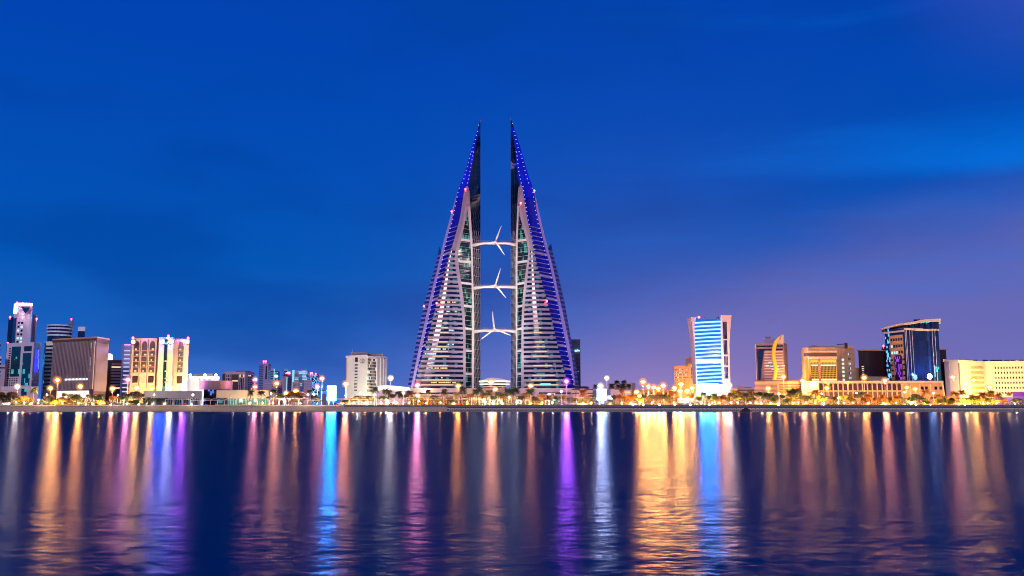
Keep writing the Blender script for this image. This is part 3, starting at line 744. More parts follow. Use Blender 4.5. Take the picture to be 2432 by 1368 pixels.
mb = MB(); q, q2 = P(163.5, 771, 812), P(180.5, 771, 812); mb.sbox(q.x, q2.x, 830, 848, G, zz(770.5)); mb.obj('stair_box', M['navy'], b.root)
mb = MB(); mb.sbox(q.x-.1, q2.x+.1, 829.8, 848.2, zz(781), zz(770.4)); mb.obj('stair_box_cap', M['white'], b.root)
mb = MB(); c2 = P(169.5, 768, 830); mb.ball(c2, 2.6, 2.6, 2.8); mb.tube([c2, c2 + Vector((0,0,4.5))], .15); mb.obj('antenna_dome', M['grey'], b.root); b.beacon(169.5, 757.5, .6, Y=830)
light('drum_light', b.root, P(133, 797, 790) - wloc(b.root), (.4,.7,1), 9000, .5)
# brown block with vertical fins
b = B('finned_block', 'big square brown block wrapped in thin pale vertical fins, flared top', [(127.5,726),(229,702),(257,722)], 812, M['brown'], depth=26, yref=812, zt=P(0,812,702).z)
b.panel('dark_glazing', 0, .1, .86, 816, 905, glass('dark violet glazing', (.02,.015,.05), rough=.4), .25)
b.grid(0, 1, 13, .87, .9, 818, 905, .9, .55, [(M['winlitc'], 1), (M['win'], 2)])
pale_fin = mat('pale fin', (0.40, 0.34, 0.35), var=.1)  # pale colour of the fins
b.fins(0, 31, 814, 926, .42, pale_fin, out=.9); b.fins(1, 12, 814, 929, .45, pale_fin, out=.9)
mb = MB()   # flared crown
pb = [Vector(p) for p in b.poly] if 0 else [Vector((p[0], p[1])) for p in b.poly]; cen = sum(pb, Vector((0,0)))/4 if len(pb)==4 else sum(pb, Vector((0,0)))/len(pb)
top = [cen + (p - cen) * 1.05 for p in pb]; z0, z1, z2 = b.zt, P(0,803,702).z, P(0,799.5,702).z
for k in range(len(pb)):
    k2 = (k+1) % len(pb); mb.quad((*pb[k], z0), (*pb[k2], z0), (*top[k2], z1), (*top[k], z1))
mb.obj('flared_crown', M['brown'], b.root)
mb = MB(); mb.prism([(p.x, p.y) for p in top], z1, z2); mb.obj('roof_edge', M['tan'], b.root)
b.bands(0, 1, 900, 904.5, .9, emit('white strip light', (.9,1,1), 2.2), 'strip_light', .33, .86, .5)
b.panel('lobby', 0, .16, .9, 929, 946, emit('bright lobby', (1,.93,.8), 1.7), .3)
# small reddish building with lit rooftop drum
b = B('office_block', 'reddish brown balconied block carrying a glowing blue white rooftop drum', [(253,800),(264,796),(289,800)], 855, M['brown'], depth=18)
b.bands(1, 9, 861, 925, .45, [(M['pink'], 4), (M['winlitw'], .6)], 'balcony_band', .08, .95, .5)
mb = MB(); c2 = P(260.5, 852, 803); disc(mb, 2.3, c2.z - 1, c2.z + 3.2, c2, 14); mb.ball(c2 + Vector((0,0,3.2)), 2.2, 2.2, 1.2); mb.obj('lit_drum', emit('glowing roof drum', (.3,.6,1), 6), b.root); b.beacon(259.5, 841, .5)
b = B('annex', 'narrow orange lit annex squeezed beside the finned block', [(250,790),(255,790)], 884, M['tan'])
# lavender banded tower
b = B('banded_tower', 'slim lavender tower with white lit floor bands and a violet roof line', [(290.5,840),(296,835),(317,835)], 818, M['lav'], depth=20)
b.bands(1, 11, 828, 935, .28, emit('pale blue floor light', (.55,.6,1), 1.0)); b.bands(1, 1, 817.5, 820, 1, emit('violet roof light', (.7,.2,1), 2.5), 'roof_light', 0, 1, .5)
# cream block with tall arches
def arched(b, i, u0, u1, ytop, ysp, ybase, rows, m):
    zt, zs, zb = b.z(ytop), b.z(ysp), b.z(ybase)
    mb = MB(); n_ = 10; pts = [(u0, zb), (u1, zb)]; 
    for k in range(n_+1):
        t = math.pi * k / n_; pts.append(((u0+u1)/2 + (u1-u0)/2*math.cos(t), zs + (zt-zs)*math.sin(t)))
    i0 = len(mb.v)
    for u, z in pts: mb.v.append(tuple(b.pt(i, u, .3, z)))
    for u, z in pts: mb.v.append(tuple(b.pt(i, u, -.1, z)))
    n2 = len(pts); mb.f.append(tuple(range(i0, i0+n2)))
    for k in range(n2): k2 = (k+1) % n2; mb.f.append((i0+k, i0+n2+k, i0+n2+k2, i0+k2))
    w = mb.obj('arched_window', m, b.root)
    for r in range(rows):
        z = zb + (zs - zb) * (r + .0) / rows; mb = MB(); b.wbox(mb, i, u0, u1, z, z + (zs-zb)/rows*.16, 0, .5); mb.obj('balcony_rail', M['tan'], b.root)
        if R.random() < .8:
            uu = u0 + (u1-u0)*R.uniform(.1,.5); mb = MB(); b.wbox(mb, i, uu, uu+(u1-u0)*R.uniform(.2,.45), z+(zs-zb)/rows*.22, z+(zs-zb)/rows*.5, 0, .42); mb.obj('lit_window', M['winlitw'], b.root)
bronze = glass('bronze glazed bay', (.055,.038,.03), rough=.4)  # even bronze tint for the arched bays
b = B('arched_block', 'cream hotel block of tall round arched bays with red roof beacons', [(311,735),(314,733),(373,730)], 804, M['cream'], depth=30)
for k in range(3): arched(b, 1, .1+.315*k, .1+.315*k+.215, 811, 822, 886, 5, bronze); b.panel('lower_window', 1, .1+.315*k, .1+.315*k+.215, 893, 909, [M['winbrown'], M['winlitw'], M['winbrown']][k], .3)
for k in range(2): b.panel('brown_groove', 1, .345+.315*k, .365+.315*k, 806, 925, M['brown'], .2)  # dark brown strips between the arches
q = P(378, 801, 722); q2 = P(413, 801, 722); mb = MB(); mb.sbox(q.x, q2.x, 722, 750, G, q.z); mb.obj('stair_tower', M['cream'], b.root)
q3 = P(391, 806, 721.7); q4 = P(398.5, 806, 721.7); mb = MB(); mb.sbox(q3.x, q4.x, 721.6, 722.3, G+2, q3.z); mb.obj('glass_slot', M['tealdark'], b.root)
for y in (815, 857, 881, 898, 907): mb = MB(); a, c_ = P(391.3, y+2.5, 721.5), P(398, y-1, 721.5); mb.sbox(a.x, c_.x, 721.3, 721.7, a.z, c_.z); mb.obj('lit_window', M['winlitc'] if y < 850 else M['winlitw'], b.root)
q = P(373, 817, 735); q2 = P(379, 817, 735); mb = MB(); mb.sbox(q.x, q2.x, 735, 750, G, P(0,805,735).z); mb.obj('recess_wall', M['tan'], b.root)
q = P(412, 804.5, 728); q2 = P(448.5, 804.5, 728); mb = MB(); mb.sbox(q.x, q2.x, 729, 752, G, q.z); mb.obj('east_wing', M['cream'], b.root)
e_ = B('wing', 'x', [(418,728.8),(448,728.8)], 807, M['cream'], depth=.5)
# re-parent the wing facing onto the block
for ch in [e_.body]: ch.parent = b.root; ch.location = ch.location + (wloc(e_.root) - wloc(b.root)); ch.name = 'wing_facing'
bpy.data.objects.remove(e_.root); e_.root = b.root
arched(e_, 0, .22, .64, 812, 822, 886, 5, bronze); e_.panel('lower_window', 0, .22, .64, 893, 911, M['winbrown'], .3)
for x in (316.5, 385, 406, 444): mb = MB(); a = P(x-3.4, 815, 727 if x in (316.5,444) else 719); c_ = P(x+3.4, 808, 727 if x in (316.5,444) else 719); mb.sbox(a.x, c_.x, a.y, a.y+.8, a.z, c_.z); mb.obj('roof_floodlight', (emit('violet white floodlight', (.5,.14,1), 700) if x > 440 else emit('rose white floodlight', (.8,.2,1), 60) if x < 320 else emit('blue white floodlight', (.03,.13,1), 2200)), b.root); mb = MB(); mb.box(a.x-.5, c_.x+.5, a.y+.85, a.y+1.4, a.z-1, c_.z+1); mb.box(a.x-.5, c_.x+.5, a.y-1.6, a.y+.8, a.z-.7, a.z-.2); mb.obj('floodlight_shield', M['darksteel'], b.root)  # shields added to keep the floodlights' glare off the wall
for x in (378, 388, 400, 412): b.panel('pier', 1, 0, .02, 805, 930, M['cream'], .5)
for x, y in ((316,802.5),(400,798),(447,803)): b.beacon(x, y, .95, Y=722)
for x in (330, 350, 395, 430): light('facade_wash', b.root, P(x, 940, 700) - wloc(b.root), (1,.56,.14), 62000, 1)
# white office with blue windows
b = B('office_block', 'low white office with rows of blue windows and floodlights on its roof', [(444,745),(472,742),(521,742)], 894, M['white'], depth=20)
b.grid(1, 16, 4, .02, .98, 898, 926, .5, .45, [(glass('blue window', (.02,.04,.22), glow=(.1,.2,1), gs=.25), 1)]); b.roofbox('roof_plant', 459, 505, 887.5, 894, M['beige'])
for x in (452, 487, 513): mb = MB(); q = P(x, 890, 740); mb.ball(q, 1.2, .8, .7); mb.tube([q, q - Vector((0,0,2.2))], .15, 4); mb.obj('roof_floodlight', emit('greenish floodlight', (.7,1,.7), 12), b.root)
for x in (470, 500): light('facade_wash', b.root, P(x, 935, 720) - wloc(b.root), (.75,.82,1), 26000, 1)
# grey pavilion, drum and long beige pavilion on the park
b = B('waterfront_pavilion', 'low blue grey pavilion with dark glazed ground floor facing the water', [(341,640),(395,640),(480,640)], 928, M['grey'], depth=24)
b.panel('glazed_front', 0, 0, 1, 945.5, 961, glass('pavilion glass', (.012,.02,.02)), .2); b.panel('glazed_front', 1, 0, .96, 945.5, 961, M['tealdark'], .2)
for u in [i/16 for i in range(1, 16)]: b.panel('post', 1, u, u+.012, 945.5, 962, M['grey'], .4)
b = B('round_pavilion', 'pavilion with big plain drum roof above black glass full of reflections', [(484,655),(548,655)], 925, glass('black pavilion glass', (.004,.008,.02), lit=.2, litcol=(.1,.25,1), lits=.8, cell=(.7,.7,.7)), depth=14)  # blue reflections put in as glowing panes
c2 = P(513, 915, 662); mb = MB(); n_ = 32; rr_ = abs(P(553,915,662).x - P(477,915,662).x)/2; disc(mb, rr_, P(0,925,650).z, P(0,903.5,650).z, c2, n_); mb.obj('drum', M['bronze'], b.root, smooth=False)
b = B('long_pavilion', 'long plain beige walled pavilion with green glass shopfronts below', [(514.5,641),(542,641),(639,641)], 926.5, M['beige'], depth=26)
b.panel('glazed_front', 0, 0, 1, 945, 961, M['tealdark'], .25); b.panel('glazed_front', 1, 0, .99, 946, 961, glass('green shopfront', (.004,.10,.07), glow=(.02,.45,.3), gs=.35, rough=.2), .25)
for u in [i/14 for i in range(1, 14)]: b.panel('post', 1, u, u+.008, 945.5, 962, M['steel'], .4)
for x in (555, 590, 625): light('wall_wash', b.root, P(x, 950, 632) - wloc(b.root), (1,.8,.45), 2200, .5)
# pink block with arched upper windows
b = B('pink_block', 'pink and white office block with a dark centre panel and a maroon roof line', [(529,905),(536,900),(583,900),(604.5,912)], 883, M['pink'], depth=20)
b.panel('dark_corner', 0, 0, 1, 888, 940, M['brown'], .2); b.panel('dark_panel', 1, .3, .66, 889, 926, M['brown'], .25)
b.grid(1, 3, 1, .03, .28, 889, 896, .5, .8, WD); b.grid(1, 3, 1, .69, .97, 889, 896, .5, .8, [(M['winlitw'],1),(M['win'],1)])
for u in (.05,.13,.21,.72,.8,.88): b.panel('tall_window', 1, u, u+.045, 898, 925, M['win'], .2)
b.grid(2, 3, 7, .3, .8, 889, 926, .6, .5, WM); b.panel('lit_row', 1, .34, .64, 903, 906, M['winlitw'], .4); b.roofbox('roof_band', 559, 596, 880.5, 883.5, mat('maroon roof', (.2,.03,.03)))
# distant towers
far = 'distant towers beyond the park'
b = B('distant_tower', 'tallest far tower, mauve with balcony stripes and two red roof beacons', [(615.5,1500),(626,1480),(638,1480),(643.5,1500)], 865, M['lav'], depth=30, group=far)
b.bands(0, 16, 868, 935, .45, M['win']); b.bands(2, 16, 868, 935, .45, M['win']); b.panel('window_column', 1, .45, .72, 869, 935, M['win'], .3)
for x in (626.5, 631.5): b.beacon(x, 858, 1.3)
pale_teal = mat('pale teal cladding', (.3,.55,.68)); litteal = emit('pale cyan lit slab', (.35,.8,1), .9)
b = B('distant_tower', 'pair of slender cyan lit slabs just right of the striped mauve tower', [(644,1600),(653,1600)], 875, pale_teal, group=far); b.bands(0, 12, 880, 930, .5, M['win']); b.panel('lit_edge', 0, .75, .95, 876, 925, litteal, .5)
b = B('distant_tower', 'lower cyan tower with a bright white block at its foot', [(653.5,1620),(664.5,1620)], 881, pale_teal, group=far); b.grid(0, 3, 12, 0, 1, 883, 930, .5, .5, [(M['win'],2),(litteal,1)]); b.panel('lit_sign', 0, -.3, .6, 891, 896, M['whitelight'], .8)
b = B('distant_tower', 'pale cyan tower with notched top behind the red crowned one', [(674.5,1650),(685,1650)], 876, pale_teal, group=far); b.bands(0, 10, 880, 930, .4, M['win'])
b = B('distant_tower', 'grey tower with pyramid roof glowing red at its peak', [(669,1450),(681,1430),(693.5,1445)], 894, M['pink'], depth=30, group=far); b.grid(1, 3, 9, .15, .9, 898, 935, .5, .6, WD); b.panel('lit_frame', 1, .0, .1, 895, 935, litteal, .4)
mb = MB(); a = [Vector((p[0], p[1], b.zt)) for p in b.poly]; cc = sum(a, Vector()) / len(a); pk = Vector((cc.x, cc.y, P(0,884,1450).z))
for k in range(len(a)): mb.tri(a[k], a[(k+1) % len(a)], pk)
mb.obj('roof', M['brown'], b.root); b.beacon(683, 886, 2.0); b.beacon(687, 886, 2.0); b.beacon(680, 888, 1.3)
b = B('distant_tower', 'broad pale blue glass tower with curved top, widest of the far towers', [(694,1600),(700,1590),(729,1590),(733,1600)], 881, glass('pale blue curtain wall', (.10,.28,.42), rough=.3, lit=.2, litcol=(.3,.75,1), lits=.7, cell=(.15,.15,.2)), group=far)
b.bands(1, 14, 884, 932, .35, mat('blue spandrel', (.08,.2,.36))); b.panel('lit_edge', 0, .1, .9, 879, 932, litteal, .4); b.roofbox('roof_plant', 714, 729, 878, 881, pale_teal)
b = B('distant_tower', 'narrow tower with three forked arms at its top and red beacons', [(733,1550),(744.5,1550)], 893, M['navylit'], group=far)
mb = MB()
for x0, x1 in ((739.5,731.5),(739.5,739.5),(739.5,747.5)): mb.tube([P(x0, 896, 1545), P(x1, 888, 1545)], [1.4, .7], 5)
mb.obj('roof_arms', M['white'], b.root); b.panel('pale_core', 0, .45, .65, 893, 935, M['white'], .5); b.beacon(738, 886, 1.3); b.beacon(741.5, 886, 1.3)
b = B('distant_tower', 'deep blue glass tower with horizontal lit rows and rounded top', [(744.5,1500),(760,1500)], 890, M['navylit'], group=far); b.bands(0, 12, 894, 930, .35, pale_teal, u0=.5); b.beacon(750, 887.5, 1.0); b.roofbox('roof_step', 746, 756, 888, 890.5, M['navy'])
b = B('distant_block', 'mauve mid rise with dotted windows below the cyan slabs', [(638.5,1300),(671,1300)], 903, M['pink'], group=far); b.grid(0, 9, 6, .03, .97, 907, 935, .45, .45, WD)
b = B('distant_block', 'plain mauve block with stepped roof beside the striped mauve tower', [(630,1250),(645,1250)], 901, M['lav'], group=far); b.bands(0, 5, 908, 935, .3, M['pink'])
b = B('distant_block', 'rounded top mauve block in front of the broad blue glass tower', [(694.5,1280),(713.5,1280)], 907, M['pink'], group=far); b.roofbox('roof_step', 698, 710, 903.5, 907, M['pink']); b.grid(0, 6, 6, .05, .95, 910, 935, .5, .45, WD)
b = B('distant_block', 'mauve twin slab block right of the rounded top one', [(722,1280),(741.5,1280)], 902, M['pink'], group=far); b.bands(0, 8, 904, 935, .4, M['lav'])
b = B('distant_block', 'small dim blue office peeping over trees by the white screen', [(763,1300),(776,1300)], 926, M['grey'], group=far); b.bands(0, 2, 928, 935, .3, M['bluelight'])
# bright screen
def screen(x0, x1, y0, y1, Y, label, col, s_, posts):
    a, c_ = P(x0, y1, Y), P(x1, y0, Y); r = thing('led_screen', label, 'screen', ((a.x+c_.x)/2, Y, G))
    mb = MB(); mb.sbox(a.x, c_.x, Y, Y+.8, a.z, c_.z); mb.obj('screen_panel', emit(label, col, s_), r)
    mb = MB(); mb.sbox(a.x-.3, c_.x+.3, Y+.82, Y+1.6, a.z-.3, c_.z+.3); mb.obj('housing', M['darksteel'], r)
    for px in posts: mb = MB(); q = P(px, y1, Y+1); mb.tube([(q.x, Y+1.2, G), (q.x, Y+1.2, q.z)], .3); mb.obj('post', M['steel'], r)
    return r
screen(777, 798, 917, 951, 655, 'blinding white blue led screen on posts beside the white hotel', (.03,.34,1), 1100, (781, 792))
# white hotel
b = B('hotel', 'white slab hotel with round letter S emblem under its roof box', [(823,760),(872,745),(894,757),(919.5,771)], 846, mat('warm white hotel wall', (.60,.60,.52), var=.06), depth=12, zt=P(0,846,745).z)
b.panel('parapet', 0, -.02, 1, 845, 850, M['white'], .6); b.panel('parapet', 1, 0, 1, 845, 849, M['white'], .6); b.panel('parapet', 2, 0, 1.0, 845, 849, M['white'], .6)
b.roofbox('roof_plant', 833, 873.5, 836.5, 846, M['grey'], Y=757); b.roofbox('roof_plant', 873.5, 909, 840, 847, M['tan'], Y=764)
b.grid(0, 1, 9, .42, .56, 864, 931, .95, .42, [(M['win'],6),(glass('blue hotel window', (.02,.05,.12)),3)]); b.panel('top_window', 0, .43, .56, 850, 860.5, M['navy'], .3)
b.grid(1, 7, 11, .06, .99, 850, 931, .55, .72, [(M['winbrown'],5),(M['win'],6),(M['winlitw'],1.2),(M['winlitc'],.8)])
b.panel('side_strip', 0, .005, .035, 851, 930, M['tan'], .2)
for u in (.0,.35,.62,.85): b.panel('pier', 2, u, u+.1, 850, 932, M['white'], .8)
b.mast(837.5, 828, 837)
q = P(860.3, 857.6, 747); r0 = 5.6*.35; mb = MB(); n_ = 28
for ra, rb in ((r0, r0*.86), (r0*.76, r0*.70)):
    for k in range(n_):
        t0, t1 = 2*math.pi*k/n_, 2*math.pi*(k+1)/n_; f_ = lambda r, t: (q.x + r*math.cos(t), q.y - 1.2, q.z + r*math.sin(t))
        mb.quad(f_(ra,t0), f_(ra,t1), f_(rb,t1), f_(rb,t0))
mb.obj('round_emblem', M['darksteel'], b.root); b.text('S', 860.3, 861, 745.8, 3.3, M['darksteel'], 'emblem_letter')
light('facade_wash', b.root, P(850, 950, 715) - wloc(b.root), (.85,1,.75), 42000, 1); light('facade_wash', b.root, P(905, 940, 730) - wloc(b.root), (1,.8,.6), 30000, 1)
b = B('curved_roof_hall', 'low white hall with brightly lit curved roof between hotel and tower', [(895,700),(967,700)], 919, M['white'], depth=20)
mb = MB(); pts_ = [P(895 + 72*k/12, 919.5 - 4*math.sin(math.pi*(k/12)**.6), 699) for k in range(13)]
for p0, p1 in zip(pts_[:-1], pts_[1:]): mb.hexa([p0-Vector((0,0,3.2)), p1-Vector((0,0,3.2)), p1+Vector((0,20,-3.2)), p0+Vector((0,20,-3.2)), p0, p1, p1+Vector((0,20,0)), p0+Vector((0,20,0))])
mb.obj('lit_roof', emit('white lit roof', (1,.9,.85), 1.6), b.root)  # roof lighting put in as the roof's own glow
# podium below the towers
b = B('tower_podium', 'stepped pale podium with shops below the striped sail fronts', [(972,720),(1106,712),(1140,716)], 922, M['cream'], depth=9, z0=G)
b.bands(0, 1, 931, 937, .6, M['win'], 'dark_band'); b.panel('shopfront', 0, .0, 1, 943, 961, emit('warm shopfront', (1,.52,.14), .62), .4)
for u in [i/22 for i in range(23)]: b.panel('post', 0, u, u+.016, 938, 962, M['brown'] if R.random()<.5 else M['tan'], 1.2)
b.panel('canopy', 0, 0, 1, 938, 942, M['cream'], 2.5)
b = B('tower_podium', 'wide pale podium with dark window band under the twin rows of lamps', [(1213,716),(1244,712),(1362,716)], 922, M['pink'], depth=9)
b.bands(1, 1, 931, 936, .7, M['win'], 'dark_band', .3, .95); b.panel('shopfront', 0, 0, 1, 944, 961, emit('warm shopfront', (1,.52,.14), .62), .4); b.panel('shopfront', 1, 0, .45, 943, 961, emit('warm shopfront', (1,.52,.14), .62), .4)
b.panel('canopy', 1, .1, .9, 938, 941, M['pink'], 2.5); b.panel('cyan_screen', 1, .33, .52, 911, 914.5, emit('cyan strip', (.2,.9,1), 1.5), 6); b.panel('green_sign', 1, .58, .7, 948, 952, emit('green sign', (.2,1,.5), 3), .6); b.panel('lit_sign', 1, .48, .62, 934, 939, emit('white sign', (.8,1,1), 2), .8)
# domed pavilion
dz = lambda y: P(0, y, 712).z
b = B('domed_pavilion', 'round glowing pavilion with shallow dome roof and ring canopy between the towers', [(1148,712),(1200,712)], 921, M['tan'], depth=18, z0=G, zt=dz(921))
cc = P(1174.5, 910, 722); rx = abs(P(1212,900,722).x - cc.x)
mb = MB(); prof = [(.0,896.3),(.25,896.8),(.5,898.6),(.75,901.2),(.95,904.5),(1,906.2),(.97,907.6),(.7,907.2),(.3,906)]
n_ = 36
for k in range(n_):
    t0, t1 = 2*math.pi*k/n_, 2*math.pi*(k+1)/n_
    for (ra, ya), (rb, yb) in zip(prof[:-1], prof[1:]):
        g_ = lambda r, t, y: (cc.x + rx*r*math.cos(t), cc.y + rx*.55*r*math.sin(t), dz(y)); mb.quad(g_(rb,t0,yb), g_(rb,t1,yb), g_(ra,t1,ya), g_(ra,t0,ya))
mb.obj('dome_roof', mat('lit white roof shell', (.75,.7,.62), var=.03), b.root, smooth=True)
def ring(r, y0, y1, m, name):
    mb = MB(); c_ = Vector((cc.x, cc.y, 0)); n_ = 36
    for k in range(n_):
        t0, t1 = 2*math.pi*k/n_, 2*math.pi*(k+1)/n_; f_ = lambda rr, t, z: (cc.x + rx*rr*math.cos(t), cc.y + rx*.55*rr*math.sin(t), z)
        mb.quad(f_(r,t0,dz(y1)), f_(r,t1,dz(y1)), f_(r,t1,dz(y0)), f_(r,t0,dz(y0))); mb.quad(f_(r,t0,dz(y0)), f_(r,t1,dz(y0)), f_(r*.85,t1,dz(y0)), f_(r*.85,t0,dz(y0))); mb.quad(f_(r,t1,dz(y1)), f_(r,t0,dz(y1)), f_(r*.85,t0,dz(y1)), f_(r*.85,t1,dz(y1)))
    mb.obj(name, m, b.root)
ring(1.0, 903.5, 906.8, emit('dome rim light', (1,.88,.75), 1.5), 'rim_light'); ring(.95, 910.5, 913.5, emit('dome rim light', (1,.88,.75), 1.5), 'ring_canopy')
ring(.72, 906, 935, M['navy'], 'glazed_drum'); ring(.75, 917, 919, M['cream'], 'drum_band'); ring(.75, 924, 926, M['cream'], 'drum_band')
b = B('shopping_arcade', 'low arcade glowing yellow white behind the palms under the dome', [(1106,690),(1216,690)], 938, M['cream'], depth=10)
b.panel('shopfront', 0, 0, 1, 943, 961, emit('yellow white shopfront', (1,.66,.26), .95), .3)
for u in [i/20 for i in range(21)]: b.panel('post', 0, u, u+.014, 940, 962, M['brown'], .8)
# grey tower with sign
b = B('grey_tower', 'dark grey slab tower with a lit cyan sign, half hidden by the sail tower', [(1345,830),(1378,830)], 806, mat('blue grey cladding', (.10,.12,.2)), depth=20)
b.grid(0, 9, 26, .05, .98, 840, 922, .5, .4, [(M['win'],8),(M['winbrown'],3),(M['winlitc'],.4)]); b.text('zain', 1370.5, 834.5, 828, 3.0, emit('cyan sign', (.35,.95,1), 3), 'lit_sign')
# low mall group right of the towers
b = B('mall_wing', 'low pink mall wing with dark roof edge just right of the towers', [(1358,700),(1408,700)], 925, M['pink'], depth=20); b.bands(0, 1, 923.5, 926.5, .9, M['brown'], 'roof_edge'); b.bands(0, 1, 933, 936, .9, M['brown'], 'shade_band')
b.panel('shopfront', 0, 0, 1, 945, 961, emit('warm shopfront', (1,.52,.14), .62), .3)
b = B('mall_wing', 'taller mauve mall hall with palms silhouetted on its roof', [(1445,790),(1500,785),(1509,790)], 910, M['pink'], depth=25)
b = B('mall_wing', 'low pink mall wing with white flat canopy behind orange palms', [(1450,705),(1499,705)], 924, M['pink'], depth=18); b.bands(0, 1, 922.5, 925.5, .9, M['brown'], 'roof_edge', .2, 1); b.panel('lit_wall', 0, .55, .95, 930, 934, M['winlitw'], .4); b.panel('shopfront', 0, 0, 1, 946, 961, emit('warm shopfront', (1,.52,.14), .62), .3)
b = B('blue_lit_hall', 'small flat roofed hall lit blue behind the white screen', [(1408,720),(1450,720)], 926, mat('blue lit wall', (.25,.32,.6)), depth=12)  # blue lighting put into the wall colour
screen(1419, 1439, 925, 950, 650, 'blinding white violet screen at the edge of the mall wings', (.28,.48,1), 420, (1424, 1434))
b = B('bus_shelter', 'small shelter with bright cyan white canopy beside the lit mall screen', [(1445,648),(1456,648)], 950, M['teal'], depth=4); b.panel('lit_canopy', 0, -.1, 1.1, 940, 948, M['whitelight'], 1)
b = B('warm_hall', 'long low building washed orange behind the bright cluster of lamps', [(1500,760),(1602,760)], 926, M['tan'], depth=20); b.grid(0, 14, 2, .03, .97, 930, 950, .4, .5, [(M['winlitw'],1),(M['winbrown'],1)])
# orange lit block left of blue tower
b = B('orange_block', 'orange lit apartment block with dotted windows stepping up to a stair tower', [(1601,790),(1636,785)], 868.5, M['tan'], depth=20)
b.grid(0, 14, 4, .04, .97, 875, 900, .5, .4, [(M['win'],5),(M['winlitc'],2)]); b.grid(0, 14, 3, .04, .7, 900, 920, .5, .35, [(M['winbrown'],5),(M['winlitw'],2)])
q = P(1628, 849, 792); q2 = P(1653, 849, 792); mb = MB(); mb.sbox(q.x, q2.x, 792, 810, G, q.z); mb.obj('stair_tower', M['tan'], b.root)
q = P(1635, 862, 782); q2 = P(1654, 862, 782); mb = MB(); mb.sbox(q.x, q2.x, 782, 792, G, P(0,862,782).z); mb.obj('front_bay', M['tan'], b.root)
for r in range(4):
    for x in (1641, 1645): mb = MB(); a, c_ = P(x, 871+r*9, 781.6), P(x+2, 866.5+r*9, 781.6); mb.sbox(a.x, c_.x, 781.5, 782.2, a.z, c_.z); mb.obj('window', M['winlitc'] if r == 0 else M['winbrown'], b.root)
for x in (1606, 1625, 1645): light('facade_wash', b.root, P(x, 935, 760) - wloc(b.root), (1,.42,.08), 36000, 1)
# flared tower with blue light bands
TB = Y0 = 700
b = B('flared_tower', 'white tower with inward curving sides and a face of glowing cyan floor bands', [(1655,702),(1734,702)], 912, M['tan'], depth=20)
def polywall(name, m, pts, Y, th):
    f = [P(x, y, Y) for x, y in pts]; mb = MB(); n_ = len(f); i0 = 0
    mb.v = [tuple(p) for p in f] + [(p.x, p.y + th, p.z) for p in f]
    mb.f = [tuple(range(n_)), tuple(reversed(range(n_, 2*n_)))] + [(k, k+n_, (k+1) % n_ + n_, (k+1) % n_) for k in range(n_)]
    return mb.obj(name, m, b.root)
def strips(name, m, L, Rr, Y, th):   # L,R lists (y,x)
    mb = MB()
    for (ya, xa, xb), (yb, xc, xd) in zip([(y, x, x2) for (y, x), (_, x2) in zip(L, Rr)][:-1], [(y, x, x2) for (y, x), (_, x2) in zip(L, Rr)][1:]):
        p = [P(xc, yb, Y), P(xd, yb, Y), P(xb, ya, Y), P(xa, ya, Y)]; o = Vector((0, th, 0))
        mb.hexa([p[0], p[1], p[1]+o, p[0]+o, p[3], p[2], p[2]+o, p[3]+o])
    return mb.obj(name, m, b.root)
yl = [752.8, 770, 790, 810, 830, 851, 880, 912]; xl = [1640.6, 1643.5, 1646.5, 1648.8, 1650.6, 1652, 1653.5, 1654.5]; xi = [1654, 1649.5, 1649.8, 1650.5, 1651.5, 1652.8, 1654.2, 1655.5]
strips('west_fin', M['pink'], list(zip(yl, xl)), list(zip(yl, xi)), 698, 16)
yr = [748.6, 765, 785, 805, 822, 850, 880, 912]; xr = [1737, 1736, 1734.5, 1733.3, 1732.7, 1733, 1734, 1735]; xq = [1713.5, 1713.7, 1714, 1714.3, 1714.6, 1715.5, 1716.5, 1718]
strips('east_fin', M['pink'], list(zip(yr, xq)), list(zip(yr, xr)), 697, 18)
for k in range(3):
    for (ya, yb) in ((765,805),(808,842),(846,868),(872,900)):
        x0 = 1718 + k*3.1 + (ya-765)*.028; mb = MB(); a, c_ = P(x0, yb, 696.6), P(x0+1.7, ya, 696.6); mb.sbox(a.x, c_.x, 696.7, 697.2, a.z, c_.z); mb.obj('tall_window', M['win'], b.root)
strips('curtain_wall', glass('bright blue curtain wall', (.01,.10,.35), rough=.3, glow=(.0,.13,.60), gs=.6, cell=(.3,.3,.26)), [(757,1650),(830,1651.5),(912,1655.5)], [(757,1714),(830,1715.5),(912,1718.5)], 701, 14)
led = emit('cyan white floor light', (.34,.70,1), 1.9); led2 = emit('blue floor light', (.05,.25,1), 1.0)
def floorband(y, m, w, h=1.15):
    mb = MB(); xa = 1649.8 + max(0, (y-800))*.045; xb = 1714 + max(0, y-770)*.025; lo = []; hi = []
    for k in range(9):
        u = k/8; yy = y + 3.5*(1-u)**1.5 - .0; p = P(xa + (xb-xa)*u, yy, 700.4 - 1.2*math.sin(math.pi*u)); lo.append(p - Vector((0,0,h/2))); hi.append(p + Vector((0,0,h/2)))
    slab(mb, lo, hi, 1.6); mb.obj('floor_light', m, b.root)
for k in range(10): floorband(763.5 + k*9.0, led, 1, 1.1); 
for k in range(10): floorband(767 + k*9.0, led2, 1, .5)
for k in range(5): floorband(869 + k*8.8, led, 1, 1.3)
for k in range(5): floorband(873 + k*8.8, led2, 1, .8)
mb = MB(); a, c_ = P(1652.5, 863, 700), P(1716, 852.5, 700); mb.sbox(a.x, c_.x, 698.6, 701, a.z, c_.z); mb.obj('plant_floor_band', M['lav'], b.root)
mb = MB(); a, c_ = P(1655, 942, 697), P(1735, 912, 697); mb.sbox(a.x, c_.x, 697.4, 700.8, a.z, c_.z); mb.obj('base_wall', M['tan'], b.root)
